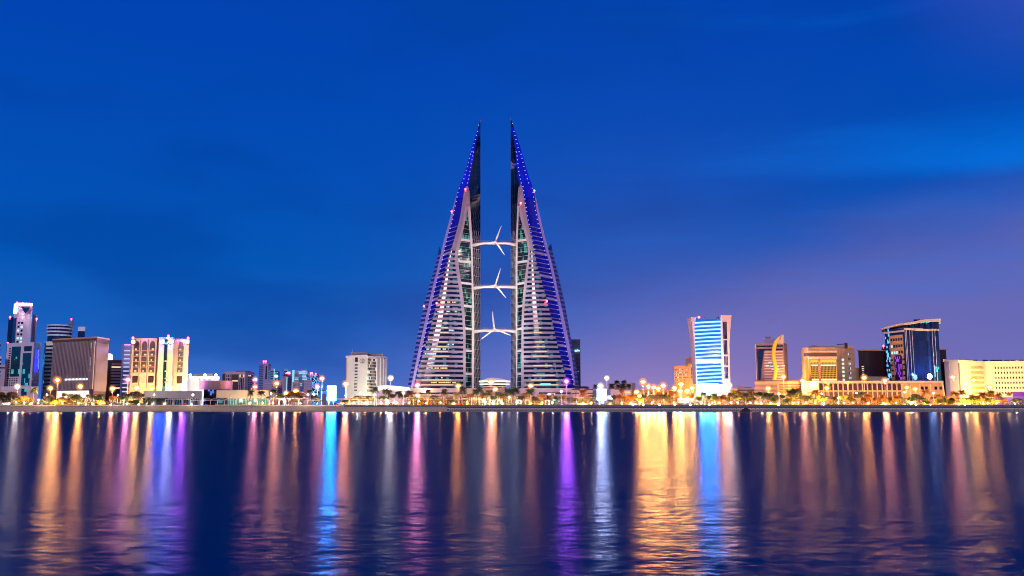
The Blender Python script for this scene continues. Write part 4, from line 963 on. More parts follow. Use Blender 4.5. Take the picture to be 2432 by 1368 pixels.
mb = MB(); a, c_ = P(1661, 920, 695), P(1703, 914, 695); mb.sbox(a.x, c_.x, 695, 697, a.z, c_.z); mb.obj('lit_sign', emit('white entrance sign', (.06,.34,1), 2500), b.root)
mb = MB(); q = P(1660, 753.5, 705); mb.ball(q, .9, .9, .9); mb.obj('beacon_light', M['red'], b.root)
for x in (1673, 1706, 1710): mb = MB(); mb.sbox(P(x,757,706).x, P(x+1.6,757,706).x, 706, 708, P(0,758,706).z, P(0,754.5,706).z); mb.obj('roof_plant', M['darksteel'], b.root)
light('fin_wash', b.root, P(1728, 930, 680) - wloc(b.root), (1,.6,.35), 30000, 1); light('fin_wash', b.root, P(1640, 860, 685) - wloc(b.root), (1,.6,.6), 9000, 1); light('fin_wash', b.root, P(1728, 830, 680) - wloc(b.root), (1,.6,.6), 14000, 1)
b = B('low_office', 'low pink office with small square stair head between the two eastern towers', [(1735,770),(1752,765),(1793,765)], 921, M['pink'], depth=14); b.roofbox('stair_head', 1752.5, 1764, 916, 921, M['pink']); b.bands(1, 2, 923, 938, .35, M['brown']); b.roofbox('roof_plant', 1766, 1786, 919.5, 921, M['brown'])
# ribbon tower
b = B('ribbon_tower', 'mauve brown office tower with a giant yellow ribbon curving up to its peak', [(1793,718),(1861,712),(1869,722)], 816, mat('mauve brown panel', (.24,.16,.18)), depth=22)
b.bands(0, 11, 833, 906, .42, [(mat('mauve spandrel', (.62,.42,.42)),9)], 'spandrel', .3, .97, .35); b.bands(0, 2, 819, 835, .45, M['win'], u0=.05, u1=.97)
b.panel('dark_edge', 0, .0, .03, 818, 906, M['pink'], .3)
for u0, y in ((.45,860),(.62,860),(.35,868),(.5,869),(.68,869),(.55,876),(.7,877),(.9,868)): b.panel('lit_window', 0, u0, u0+.12, y, y+2.5, M['winlitc'] if R.random()<.5 else emit('pale lit room', (1,.85,.8), 1.1), .45)
pw = [(1798,834),(1814,831),(1813,846),(1809,870),(1806,904),(1802,904),(1800,870)]
polywall('blue_glass_panel', M['navy'], [(x, y) for x, y in reversed(pw)], 715.5, .8)
b.roofbox('roof_plant', 1813.5, 1840, 804, 816, M['lav'], Y=722); b.roofbox('roof_tank', 1818, 1830.5, 799.5, 804, M['grey'], Y=724)
mb = MB(); tp = P(1861, 794, 713); A_ = P(1862, 903, 712); B_ = P(1870.5, 903, 722); A2 = P(1860.8, 816, 712); B2 = P(1867.5, 843, 722); o = Vector((0, 2, 0))
mb.hexa([A_, B_, B_+o, A_+o, A2, B2, B2+o, A2+o]); mb.tri(A2, B2, tp); mb.tri(P(1842,816,713), A2, tp); mb.tri(B2+o, A2+o, tp); mb.obj('peaked_fin', emit('amber washed fin', (1,.62,.2), .75) if 0 else M['cream'], b.root)
rp = [(1860.5,794),(1852,799.5),(1845,808),(1841,819),(1838.3,832),(1838.2,845),(1840,857),(1842.5,868),(1843.8,880),(1842,893),(1839,906)]
mb = MB()
for (xa, ya), (xb, yb) in zip(rp[:-1], rp[1:]):
    wv = lambda y: 6.8 if y > 812 else max(.6, (y-793)*.38)
    p = [P(xb - wv(yb)*.5, yb, 709.5), P(xb + wv(yb)*.5, yb, 709.5), P(xa + wv(ya)*.5, ya, 709.5), P(xa - wv(ya)*.5, ya, 709.5)]; o = Vector((0, 2.4, 0))
    mb.hexa([p[0], p[1], p[1]+o, p[0]+o, p[3], p[2], p[2]+o, p[3]+o])
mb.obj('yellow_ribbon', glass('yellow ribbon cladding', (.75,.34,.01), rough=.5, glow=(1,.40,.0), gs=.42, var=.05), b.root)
for x in (1812, 1840, 1858): light('facade_wash', b.root, P(x, 915, 690) - wloc(b.root), (1,.6,.3), 16000, 1)
light('fin_wash', b.root, P(1880, 905, 700) - wloc(b.root), (1,.6,.15), 26000, 1)
b = B('brick_podium', 'brown louvred podium with roof pergola under the yellow ribbon tower', [(1792,690),(1845,686),(1870,686),(1905,690)], 906, M['tan'], depth=18)
b.bands(0, 8, 911, 935, .4, M['brown'], 'louvre'); b.bands(1, 6, 911, 935, .4, M['brown'], 'louvre', .2, 1); b.bands(2, 6, 911, 935, .4, M['brown'], 'louvre'); b.roofbox('roof_pergola', 1792, 1905, 903, 905, M['brown'], Y=688)
# amber lit bank
b = B('bank_block', 'stone bank with recessed window wall lit bright amber below a dark attic band', [(1903,708),(1909.5,700),(1919,694),(1986,694),(1997,700),(2029,705)], 825, M['tan'], depth=20, zt=P(0,825,694).z)
b.roofbox('attic', 1919, 2026, 822.5, 826, M['tan'], Y=702); b.panel('attic_band', 3-0, .0, .15, 837, 845.5, M['brown'], .3) if 0 else None
b.panel('attic_band', 2, .0, 1, 838, 846, M['brown'], .3); b.panel('attic_band', 1, .0, 1, 839, 846.5, M['brown'], .3)
amber = emit('amber lit reveal', (1,.50,.07), 1.3)  # amber lighting put in as the reveals' and mullions' own glow
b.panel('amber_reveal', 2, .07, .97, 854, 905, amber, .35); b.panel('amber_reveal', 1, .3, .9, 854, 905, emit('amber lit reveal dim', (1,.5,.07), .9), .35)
grid_m = glass('bank window wall', (.05,.035,.03), rough=.4)
b.panel('window_wall', 2, .07, .31, 861, 904, grid_m, .8); b.panel('window_wall', 2, .40, .95, 861, 904, grid_m, .8); b.panel('pier', 2, .31, .40, 853, 905, M['tan'], 1.4)
for y in (866, 900): b.panel('lit_row', 2, .08, .31, y, y+3.5, emit('pale lit row', (1,.95,.65), 1.3), 1.0); b.panel('lit_row', 2, .40, .95, y, y+3.5, emit('pale lit row', (1,.95,.65), 1.3), 1.0)
mb = MB()
for k in range(1, 12): b.wbox(mb, 2, .40+.05*k-.004, .40+.05*k, b.z(904), b.z(861), .7, 1.1)
for k in range(1, 5): b.wbox(mb, 2, .07+.05*k-.004, .07+.05*k, b.z(904), b.z(861), .7, 1.1)
for k in range(1, 9): b.wbox(mb, 2, .40, .95, b.z(861+5*k+.3), b.z(861+5*k-.3), .7, 1.05); b.wbox(mb, 2, .07, .31, b.z(861+5*k+.3), b.z(861+5*k-.3), .7, 1.05)
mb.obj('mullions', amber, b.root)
b.panel('cornice', 2, -.02, 1, 833, 837, M['cream'], .9); b.panel('cornice', 2, -.02, 1, 847, 852, M['cream'], .9)
for k in range(6): b.panel('lit_window' if k % 1 == 0 else 'window', 4, .0, .18, 852+k*10, 857+k*10, emit('pale lit room window', (.9,1,.7), 1.0) if k != 0 else M['brown'], .3) if 0 else b.panel('stair_window', 4, .02, .17, 852+k*9.5, 857+k*9.5, emit('pale lit room window', (.9,1,.7), 1.0), .3)
b.grid(4, 2, 6, .5, .68, 835, 903, .45, .45, [(M['win'],1),(M['winlitc'],1)])
mb = MB(); q = P(2006, 824, 700); mb.sbox(q.x, q.x+2.4, 700, 703, q.z-1, q.z+3.2); mb.tube([q + Vector((1,1.5,2.4)), q + Vector((-5.4,1.5,2.0))], .3, 4); mb.obj('roof_cradle', M['darkbrown'], b.root)
b.roofbox('roof_plant', 1927, 1940, 821, 823, M['darksteel'], Y=706)
for x in (1908, 1930, 1965, 2010): light('facade_wash', b.root, P(x, 908, 676) - wloc(b.root), (1,.46,.07), 30000, 1)
b = B('link_block', 'short dim orange block filling the gap beside the bank', [(2029,730),(2040,730)], 874, M['tan'], depth=12)
# dark building
b = B('dark_block', 'windowless near black block with thin orange roof edge beside the navy tower', [(2038,722),(2107,728)], 832, M['darkbrown'], depth=24)
b.panel('roof_edge', 0, -.02, 1.0, 830.5, 833, M['tan'], 1.0); b.grid(0, 1, 7, .09, .17, 868, 900, .9, .4, [(M['winlitw'],1),(M['pink'],1)]); b.panel('pale_base', 0, .3, .8, 894, 905, M['beige'], .4)
b.roofbox('roof_box', 2094, 2104, 824, 831, M['darkbrown'], Y=735); b.beacon(2098, 821.5, .7, Y=735)
# navy glass tower with waved roof
b = B('navy_tower', 'navy glass tower with wavy beige roof and speckled blue light reflections', [(2101,716),(2147,695),(2229,702)], 765, M['navy'], depth=30, yref=790, zt=P(0,779,695).z)
rf = [(2093.7,779.5),(2110,775),(2127,770.5),(2145,767),(2160,765.5),(2172,763.5),(2184,760.5),(2197,758.5),(2212,757.5),(2233.8,756.5)]
mb = MB()
for k in range(len(rf)-1):
    (xa, ya), (xb, yb) = rf[k], rf[k+1]; Ya = 716 - 21*min(1, k/3); Yb_ = 716 - 21*min(1, (k+1)/3); th = 1.1 + .9*(k/8)
    a, c_ = P(xa, ya, Ya-1.5), P(xb, yb, Yb_-1.5); o = Vector((a.x*26/700, 26, 0)); h_ = Vector((0,0,-th))
    mb.hexa([a+h_, c_+h_, c_+h_+o, a+h_+o, a, c_, c_+o, a+o])
mb.obj('wave_roof', M['cream'], b.root)
mb = MB(); gz = b.zt
for k in range(3, len(rf)-1):
    (xa, ya), (xb, yb) = rf[k], rf[k+1]; a, c_ = P(xa, ya+2.5, 696.5), P(min(xb, 2229), yb+2.5, 697.5)
    if c_.x > a.x: mb.hexa([(a.x,a.y,gz-.5),(c_.x,c_.y,gz-.5),(c_.x*1.025,c_.y+18,gz-.5),(a.x*1.025,a.y+18,gz-.5),a,c_,c_+Vector((c_.x*.025,18,0)),a+Vector((a.x*.025,18,0))])
mb.obj('upper_glazing', M['navy'], b.root)
b.panel('roof_band', 0, 0, 1, 789, 793, M['pink'], .7); b.panel('roof_band', 1, 0, 1, 779, 783.5, M['cream'], .9); b.panel('thick_band', 1, .27, .73, 779.5, 785, M['cream'], 1.6)
b.panel('speckled_glazing', 0, .02, .25, 781, 903, M['navylit'], .2)  # speckled reflections put in as glowing panes
b.panel('beige_panel', 0, .26, .94, 799, 903, M['tan'], .3); b.panel('dark_recess', 0, .45, .85, 846, 903, glass('violet recess glass', (.03,.01,.1), lit=.3, litcol=(.4,.1,1), lits=.8, cell=(.9,.9,.5)), .5)
for y in (806, 821, 836): b.grid(0, 5, 1, .3, .93, y, y+7, .6, .85, [(M['win'],2),(M['winlitc'],1)], out=.5)
b.grid(0, 1, 4, .87, .95, 850, 900, .8, .3, WD, out=.5); b.grid(0, 1, 4, .28, .4, 850, 900, .8, .3, WD, out=.5)
mb = MB()
for u in (.02, .06, .15, .22, .80, .88):
    mb.tube([b.pt(1, u, .5, b.zt), b.pt(1, u, .5, G)], .14, 4)
mb.obj('white_lines', mat('bright steel lines', (.75,.7,.75), var=.02), b.root)  # thin pale steel lines down the glass
b.panel('speckled_corner', 1, .82, .98, 868, 903, glass('teal speckled glass', (.002,.02,.04), lit=.35, litcol=(.1,.8,.8), lits=.8, cell=(.9,.9,.5)), .2)
b.panel('glossy_strip', 1, .66, .72, 785, 903, glass('brighter navy glass', (.01,.03,.14)), .2)
mb = MB(); q = P(2208, 894, 690); mb.ball(q, 1.9, 1.2, 2.2); mb.obj('blue_floodlight', emit('intense blue floodlight', (.15,.5,1), 40), b.root); light('blue_wash', b.root, q + Vector((0,-2,2)) - wloc(b.root), (.1,.4,1), 12000, .5)
mb = MB(); q = P(2192, 765, 697)
for k in range(26): p = P(2184 + R.uniform(0, 22), 762 + R.uniform(1, 6), 696.2); mb.sbox(p.x, p.x+.7, 696.1, 696.4, p.z, p.z+.35)
mb.obj('lit_reflection_panes', emit('teal pane glow', (.05,.7,.6), 1.0), b.root)  # reflected lights put in as small glowing panes
b.roofbox('roof_plant', 2151, 2161, 760, 768, M['lav'], Y=712); b.roofbox('roof_plant', 2170, 2186, 758.5, 766, M['navy'], Y=712); b.mast(2163, 755, 762); b.mast(2186, 756, 760)
b = B('dark_block', 'narrow dark slab with orange roof edge against the navy tower\'s east side', [(2226,735),(2246.5,735)], 830, M['darkbrown'], depth=20); b.panel('roof_edge', 0, 0, 1.05, 828.8, 831.5, M['tan'], .6)
# arcade building
b = B('arcade_building', 'long orange stone building fronted by a row of tall arched bays', [(1903,682),(1943,676),(2140,676),(2240,676)], 905.5, M['tan'], depth=14)
b.panel('parapet', 1, 0, 1, 904.5, 909, M['cream'], .6); b.panel('parapet', 2, 0, 1.0, 904.5, 909, M['cream'], .6)
b.fins(0, 22, 910, 932, .3, M['cream'])
for k in range(17):
    u0 = (k + .18)/17; u1 = (k + .86)/17; arched(b, 1, u0, u1, 911, 915, 927, 0, M['winbrown']); 
    b.panel('pier', 1, (k-.04)/17, (k+.08)/17, 914, 944, M['cream'], .8)
    b.panel('lower_opening', 1, u0, u1, 931, 945, M['brown'], .2)
for u in (.07,.3,.46,.56,.78,.9): b.panel('window', 2, u, u+.065, 918, 925.5, M['win'], .2)
for u in (.0,.2,.42,.68,.97): b.panel('pier', 2, u, u+.012, 912, 944, M['cream'], .8)
for x in range(1915, 2240, 36): light('facade_wash', b.root, P(x, 950, 660) - wloc(b.root), (1,.42,.07), 8000, 1)
mb = MB(); mb.tube([P(2238, 908, 675), P(2243, 940, 674)], .5, 5); mb.obj('slanted_prop', M['cream'], b.root)
# cream civic block
cw = mat('cream civic wall', (.62,.53,.38), var=.06)
b = B('civic_block', 'cream windowed office range, long and flat roofed, lit yellow at its foot', [(2243,716),(2276,700),(2340,722),(2349,722),(2560,700)], 858, cw, depth=25, zt=P(0,857,715).z)
b.roofbox('end_block', 2240, 2277, 853, 858, cw, Y=716); b.panel('shaded_end', 0, -.0, .35, 862, 940, M['lav'], .3); b.panel('dark_groove', 1, .0, .03, 862, 938, M['brown'], .2)  # end wall's shade put in as a lavender panel
for r in range(6): b.grid(1, 12, 1, .42, .9, 868+r*12.2, 874.5+r*12.2, .62, 1, [(M['tan'],1)], out=.2)
b.grid(3, 28, 6, .05, .99, 868, 939, .45, .42, [(M['win'],5),(M['winbrown'],5)])
for x0, x1 in ((2278,2304),(2312,2322),(2334,2346),(2352,2380),(2386,2398),(2402,2414),(2420,2440)): b.roofbox('roof_plant', x0, x1, 854.5, 858, M['darksteel'], Y=735)
for x, w_, c_ in ((2262,30000,(1,.5,.4)),(2295,80000,(1,.62,.2)),(2325,80000,(1,.7,.15)),(2355,80000,(1,.7,.15)),(2395,60000,(1,.62,.2)),(2430,60000,(1,.62,.2))): light('facade_wash', b.root, P(x, 938, 682) - wloc(b.root), c_, w_*.8, 1)
# purple hall
b = B('purple_hall', 'low purple washed hall with a higher flat roofed end at the picture edge', [(2358,650),(2405,650)], 943, mat('purple washed wall', (.42,.22,.6), var=.05), depth=20)
q = P(2405, 932, 648); q2 = P(2520, 932, 648); mb = MB(); mb.sbox(q.x, q2.x, 648, 668, G, q.z); mb.obj('end_block', mat('purple washed wall', (.42,.22,.6)), b.root)
mb = MB(); mb.sbox(q.x-.6, q2.x, 647.2, 668.5, P(0,941,648).z, q.z+.3); mb.obj('roof_band', mat('deep purple band', (.42,.08,.5)), b.root)
for x in (2375, 2400, 2425): light('purple_wash', b.root, P(x, 955, 636) - wloc(b.root), (.8,.4,1), 1600, .6)
# small kiosk and lit tents
b = B('kiosk', 'small white park kiosk with one dazzling wall lamp', [(1609,632),(1648,632)], 946, M['white'], depth=8)
b.panel('grey_base', 0, 0, 1, 956, 962, M['grey'], .2); mb = MB(); q = P(1629, 953, 631); mb.ball(q, .8, .6, .7); mb.obj('wall_lamp', emit('dazzling wall lamp', (.9,.97,1), 60), b.root)
b = B('kiosk', 'plain pinkish store block joined to the white park kiosk', [(1595,640),(1609,640)], 947, M['pink'], depth=8)
r = thing('lit_tent', 'pair of pointed white tent canopies glowing beside the park kiosk', 'tent', P(1660, 962, 640))
for x0, x1, pk_ in ((1648,1660,934),(1658,1673,930)):
    mb = MB(); a, c_ = P(x0, 946, 636), P(x1, 946, 636); t = P((x0+x1)/2, pk_, 640); cr_ = [a, c_, c_+Vector((0,6,0)), a+Vector((0,6,0))]
    for k in range(4): mb.tri(cr_[k], cr_[(k+1)%4], t)
    mb.obj('canopy', mat('tent fabric', (.8,.75,.6)), r)
    for p in cr_: mb = MB(); mb.tube([(p.x,p.y,G),(p.x,p.y,p.z)], .2, 5); mb.obj('post', M['white'], r)
light('tent_lamp', r, P(1660, 955, 637) - wloc(r), (1,.85,.5), 2600, .5)
# letters in the park
sg = thing('letter_sign', 'white standing park letters between trees, reading VALET', 'sign', P(278, 958, 634))
letters('VALET', 279, 957, 634, 4.3, M['white'], 'lettering', sg, .3)
mb = MB(); a, c_ = P(256, 962, 634.5), P(302, 957.2, 634.5); mb.sbox(a.x, c_.x, 634.4, 635.6, G, c_.z); mb.obj('plinth', mat('maroon plinth', (.16,.01,.03)), sg)
sg = thing('letter_sign', 'maroon plinth carrying a few white standing letters below the finned block', 'sign', P(205, 958, 634))
letters('UDI', 206, 957, 634, 4.6, M['white'], 'lettering', sg, .3)
mb = MB(); a, c_ = P(189, 962, 634.5), P(232, 957.2, 634.5); mb.sbox(a.x, c_.x, 634.4, 635.6, G, c_.z); mb.obj('plinth', mat('maroon plinth', (.16,.01,.03)), sg)
# ------------------------------------------------------------------ where things stand, in words
LM = [(0,100,'before the teal glass block'),(100,260,'before the finned brown block'),(260,345,'beside the VALET letters'),(345,500,'by the blue grey pavilion'),
 (500,655,'before the long beige pavilion'),(655,800,'between beige pavilion and white blue screen'),(800,895,'before the white hotel'),(895,972,'before the curved roof hall'),
 (972,1110,'under the sail tower nearer the hotel'),(1110,1240,'under the domed pavilion'),(1240,1362,'under the sail tower nearer the grey tower'),(1362,1445,'by the white violet screen'),
 (1445,1515,'before the pink mall wings'),(1515,1605,'before the long warm hall'),(1605,1745,'before the cyan banded tower'),(1745,1882,'before the yellow ribbon tower'),
 (1882,2050,'before the amber lit bank'),(2050,2242,'before the navy glass tower'),(2242,2345,'before the cream civic end block'),(2345,2440,'before the purple hall')]
ORD = ['first','second','third','fourth','fifth','sixth','seventh','eighth','ninth','tenth','eleventh','twelfth']
def where(px):
    for a, b_, t in LM:
        if px < b_: return t
    return LM[-1][2]
def label_all(items):   # items: (px, look, object); counts look-alikes along the shore from the west (hotel side outwards)
    groups = {}
    for px, look, o in items: groups.setdefault((look, where(px)), []).append((px, o))
    for (look, wh), v in groups.items():
        v.sort(key=lambda t: t[0])
        for i, (px, o) in enumerate(v):
            o['label'] = f'{look} {wh}' if len(v) == 1 else (f'{look} {wh}, {ORD[i]} from the left' if i < len(ORD) else f'{look} {wh}, {i+1}th from the left')
# ------------------------------------------------------------------ lamps on masts
LC = dict(o=(1, .33, .05), p=(1, .29, .12), w=(1, .78, .55), b=(.12, .42, 1), y=(1, .42, .08), m=(.55, .10, 1), k=(1, .22, .38))
def head_mat(col, s_): return emit(f'lamp glow {col} {s_}', LC[col], s_)
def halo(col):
    """added shell painting the glow around a lamp: clear rim, bright middle"""
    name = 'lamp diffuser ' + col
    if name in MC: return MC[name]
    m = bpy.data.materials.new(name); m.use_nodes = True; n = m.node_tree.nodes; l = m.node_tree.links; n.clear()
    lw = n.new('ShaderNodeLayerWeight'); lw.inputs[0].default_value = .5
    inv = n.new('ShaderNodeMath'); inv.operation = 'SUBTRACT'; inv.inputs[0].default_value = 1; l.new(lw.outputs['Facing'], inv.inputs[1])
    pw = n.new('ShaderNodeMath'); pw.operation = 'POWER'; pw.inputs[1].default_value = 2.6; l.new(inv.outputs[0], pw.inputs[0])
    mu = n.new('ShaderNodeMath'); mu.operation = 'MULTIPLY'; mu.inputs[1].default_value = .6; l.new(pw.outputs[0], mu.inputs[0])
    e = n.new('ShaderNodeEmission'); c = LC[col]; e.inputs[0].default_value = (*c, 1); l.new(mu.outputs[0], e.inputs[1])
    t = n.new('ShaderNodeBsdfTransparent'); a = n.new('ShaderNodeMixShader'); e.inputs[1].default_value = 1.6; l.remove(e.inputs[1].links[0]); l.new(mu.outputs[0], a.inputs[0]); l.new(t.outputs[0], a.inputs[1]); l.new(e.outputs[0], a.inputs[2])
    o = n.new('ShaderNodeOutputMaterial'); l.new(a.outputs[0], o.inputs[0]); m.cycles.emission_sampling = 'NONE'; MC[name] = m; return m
items = []
PW = 30.0; steel_dark = M['darksteel']; pole_lit = mat('lit lamp pole', (.55, .42, .28), rough=.4, var=.03)
def street_lamp(px, py, Y, col, power, two=True, w=0.0):
    q = P(px, py, Y); r = thing('street_lamp', '', 'street lamp', (q.x, Y, G), 'street lamps along the waterfront')
    mb = MB(); mb.tube([(q.x, Y, G), (q.x, Y, q.z - .2)], [.22, .11], 6); mb.obj('pole', pole_lit, r)
    mb = MB(); mb.tube([(q.x - 1.1, Y, q.z + .1), (q.x, Y, q.z - .25), (q.x + 1.1, Y, q.z + .1)], .07, 4); mb.obj('arm', pole_lit, r)
    for s_ in (-1, 1):
        mb = MB(); mb.ball((q.x + s_*.45, Y - .25, q.z + .05), .42, .30, .42, 8, 5); hd = mb.obj('lamp_head', head_mat(col, power * PW * (.5 if px > 1850 else 1.25 if (px < 200 and power > 1000) or 1520 < px < 1650 else .8)), r, smooth=True)
        mb = MB(); mb.box(q.x + s_*.45 - .44, q.x + s_*.45 + .44, Y - .20, Y + .5, q.z - .45, q.z + .55); hs = mb.obj('housing', pole_lit, hd); hs.location = (0, 0, 0); hs.parent = hd; hs.location = -wloc(hd)  # box added behind the head to keep its light off the facades
    mb = MB(); gr = (1.9 + (power / 900) ** .5 * .6) * 1.15; mb.ball((q.x, Y - .6, q.z), gr, gr, gr, 16, 10); mb.obj('glow_halo', halo(col), r, smooth=True)  # emissive shell added to paint a glow round the lamp
    items.append((px, {'o':'tall amber street lamp','p':'tall pinkish street lamp','w':'tall white street lamp','b':'tall blue white street lamp','y':'tall yellow street lamp','m':'tall violet street lamp','k':'tall rose street lamp'}[col], r))
    return r
for a in [(42,918,655,'w',500),(120,922,655,'y',700),(137,903,650,'o',2600),(191,918,650,'o',1500),(268,923,655,'p',900),(304,902,650,'k',1300),(325,921,650,'y',1900),(361,922,648,'y',1500),
 (404,922,650,'w',900),(434,922,650,'m',1000),(606,902,665,'k',420),(606,919,650,'p',350),(657,911,650,'p',1300),(680,934,640,'y',300),(703,929,640,'o',900),(754,919,650,'k',260),(765,899,655,'p',400),
 (821.5,912,645,'p',1700),(928,898,660,'w',500),(992,915,645,'k',1900),(992,940,640,'y',300),(1088,917,650,'o',800),(1166,908,655,'p',1500),(1176,925,640,'o',500),
 (1260.5,917,650,'p',500),(1345,906,650,'m',2300),(1426,917,650,'w',1300),(1441,898,660,'w',60),(1512,931,640,'o',500),(1519,941,636,'o',250),(1527,907,650,'o',2600),
 (1540,918,655,'o',1700),(1552,920,655,'o',1700),(1563,923,650,'o',2000),(1575,916,655,'o',2600),(1602,922,650,'o',1700),(1617,913,655,'o',1700),(1615,929,650,'y',1200),(1632,928,648,'y',500),(1644,922,650,'o',1300),
 (1704,922,660,'o',500),(1716.5,925,650,'o',500),(1720.5,905,655,'p',1100),(1732,915.5,650,'w',500),(1860.5,895,655,'o',500),(1824,923,645,'o',700),(1906,905,655,'p',1300),(1963.5,922,645,'o',1000),
 (2052,897.5,650,'o',1400),(2101,904,650,'p',1700),(2153,920.5,645,'o',700),(2173,924,650,'y',250),(2263,896,650,'p',2000),(2312,903,650,'o',2000),(2350,920,655,'o',800)]:
    street_lamp(*a[:5])
# promenade lamps: slim posts with small round heads
def prom_lamp(px, py, Y, col, power, dark=True):
    q = P(px, py, Y); r = thing('promenade_lamp', '', 'lamp post', (q.x, Y, G), 'slim promenade lamps')
    mb = MB(); mb.tube([(q.x, Y, G), (q.x, Y, q.z)], [.13, .09], 5); mb.obj('pole', steel_dark if dark else M['steel'], r)
    mb = MB(); 
    if power: mb.ball((q.x + (.0 if not dark else .35), Y, q.z + .1), .42, .42, .42, 8, 5); mb.obj('lamp_head', head_mat(col, power), r)
    else: mb.box(q.x - .15, q.x + .9, Y - .2, Y + .2, q.z - .05, q.z + .2); mb.obj('lamp_head', steel_dark, r)
    if power and not (660 < px < 700): light('bulb', r, Vector((.35, -.8, q.z - G + .4)), (1, .62, .24), 2200, .4)
    items.append((px, ('slim dark lamp post' if power == 0 else 'slim lit promenade lamp'), r))
for a in [(27,938,606,'w',0),(110,938,606,'w',120,1),(194,938,606,'w',0,1),(279,939,606,'w',60),(365,938,606,'w',60),(457,938,606,'w',260),(546,938,606,'w',0),(643,935,606,'w',90),(730,938,606,'w',120),(744,936,612,'w',200),
 (843,938,606,'w',0),(856,934,612,'y',300),(820,940,612,'w',120),(890,938,612,'w',300,False),(958,934,610,'w',200,False),(1033,938,606,'w',0),(1148,950,608,'w',260),(1208,944,608,'w',200),(1276,938,606,'w',0),(1333,930,620,'w',700,False),
 (1457,936,606,'w',0),(1850,936,612,'w',180,False),(1912,934,606,'w',60),(1950,935,612,'w',200),(2033,934,606,'w',120),(2147,932,612,'y',300),(2217,934,612,'w',420,False),(2280,930,606,'w',0),(2405,932,606,'w',0),
 (1900,958,606,'w',0),(1991,945,620,'w',120,False)]:
    prom_lamp(*a[:5], dark=a[5] if len(a) > 5 else True)
label_all(items)
# ------------------------------------------------------------------ garden lights, low bright globes near the ground
items = []
def garden(px, py, Y, col, power, w=0, r_=.3):
    q = P(px, py, Y); r = thing('garden_light', '', 'garden light', (q.x, Y, G), 'low garden lights')
    mb = MB(); mb.tube([(q.x, Y, G - .1), (q.x, Y, max(q.z, G + .25))], .08, 5); mb.obj('stem', steel_dark, r)
    mb = MB(); mb.ball((q.x, Y, max(q.z, G + .3)), r_, r_, r_, 8, 5); mb.obj('globe', head_mat(col, min(power, 420)), r)
    if w: light('bulb', r, Vector((0, -1.2, 1.0)), LC[col], w, .3)
    items.append((px, {'y':'low yellow garden light','w':'low white garden light','o':'low amber garden light','b':'low blue garden light'}[col], r))
GL = [(22,958,'w',500,1200),(38,955,'y',160,2600),(58,957,'y',160,3200),(76,957,'y',160,2000),(92,950,'w',1300,6000),(131,958,'y',300,4000),(148,957,'y',200,3200),(187,958,'y',250,3000),(204,960,'w',500,600),
 (219,959,'w',700,600),(238,957,'y',300,3400),(247,958,'w',400,500),(263,961,'w',700,300),(301,959,'w',1000,2600),(330,960,'w',800,1400),(455,960,'w',300,0),(594,957,'w',200,500),(624,957,'y',500,2400),(648,957,'y',900,1200),
 (676,954,'w',2200,3000),(714,958,'o',300,1400),(816,958,'y',300,2600),(840,957,'y',300,2200),(868,957,'o',200,1200),(905,957,'y',300,1600),(918,950,'w',900,2600),(943,956,'o',200,1400),(972,957,'y',200,1600),(995,953,'y',1400,2600),(1012,958,'o',250,1400),
 (1046,956,'o',250,1400),(1078,957,'o',250,1500),(1110,955,'o',300,1600),(1152,955,'w',1700,3200),(1170,957,'w',1500,3000),(1192,956,'w',900,2000),(1228,955,'w',1000,2200),(1262,958,'y',300,1500),(1288,957,'o',400,2000),
 (1312,956,'w',700,1500),(1384,957,'o',300,2600),(1404,957,'y',300,1500),(1430,955,'b',900,1400),(1477,957,'o',300,2200),(1498,957,'o',250,1500),(1503,961,'w',700,300),(1519,956,'y',500,3200),(1528,961,'w',900,500),(1548,957,'o',300,2600),(1566,961,'w',600,500),
 (1600,957,'o',500,3200),(1603,961,'y',900,700),(1665,957,'w',1500,3000),(1692,957,'y',400,1800),(1708,957,'o',400,2600),(1736,957,'y',500,1800),(1752,956,'o',400,2200),(1782,957,'o',400,2600),(1808,958,'w',400,1800),(1830,957,'y',250,1500),(1848,961,'w',1100,900),
 (1884,957,'y',300,2200),(1896,957,'y',300,2200),(1914,957,'o',300,2000),(1936,957,'y',400,3600),(1956,957,'y',400,3200),(1956,962,'w',700,0),(1991,957,'w',900,1700),(2005,957,'y',300,3000),(2026,957,'o',300,3000),(2062,957,'o',300,3200),(2097,957,'o',400,3200),
 (2103,960,'w',1700,1000),(2128,957,'o',300,3000),(2163,958,'w',1500,2600),(2175,961,'w',500,0),(2197,957,'o',300,2600),(2210,961,'w',1500,900),(2233,958,'y',300,3600),(2258,958,'y',300,3000),(2278,960,'w',1600,2000),(2291,961,'y',500,1400),(2303,958,'y',300,3800),
 (2334,957,'o',300,2600),(2346,958,'y',300,3600),(2367,958,'y',300,3200),(2411,959,'w',900,2600),(1640,961,'w',400,0),(1795,957,'y',250,1600),(1685,961,'w',500,0)]
for px, py, c_, pw_, w_ in GL: garden(px, py, 608 + R.uniform(1, 10), c_, pw_, w_ * 6.5)
label_all(items)
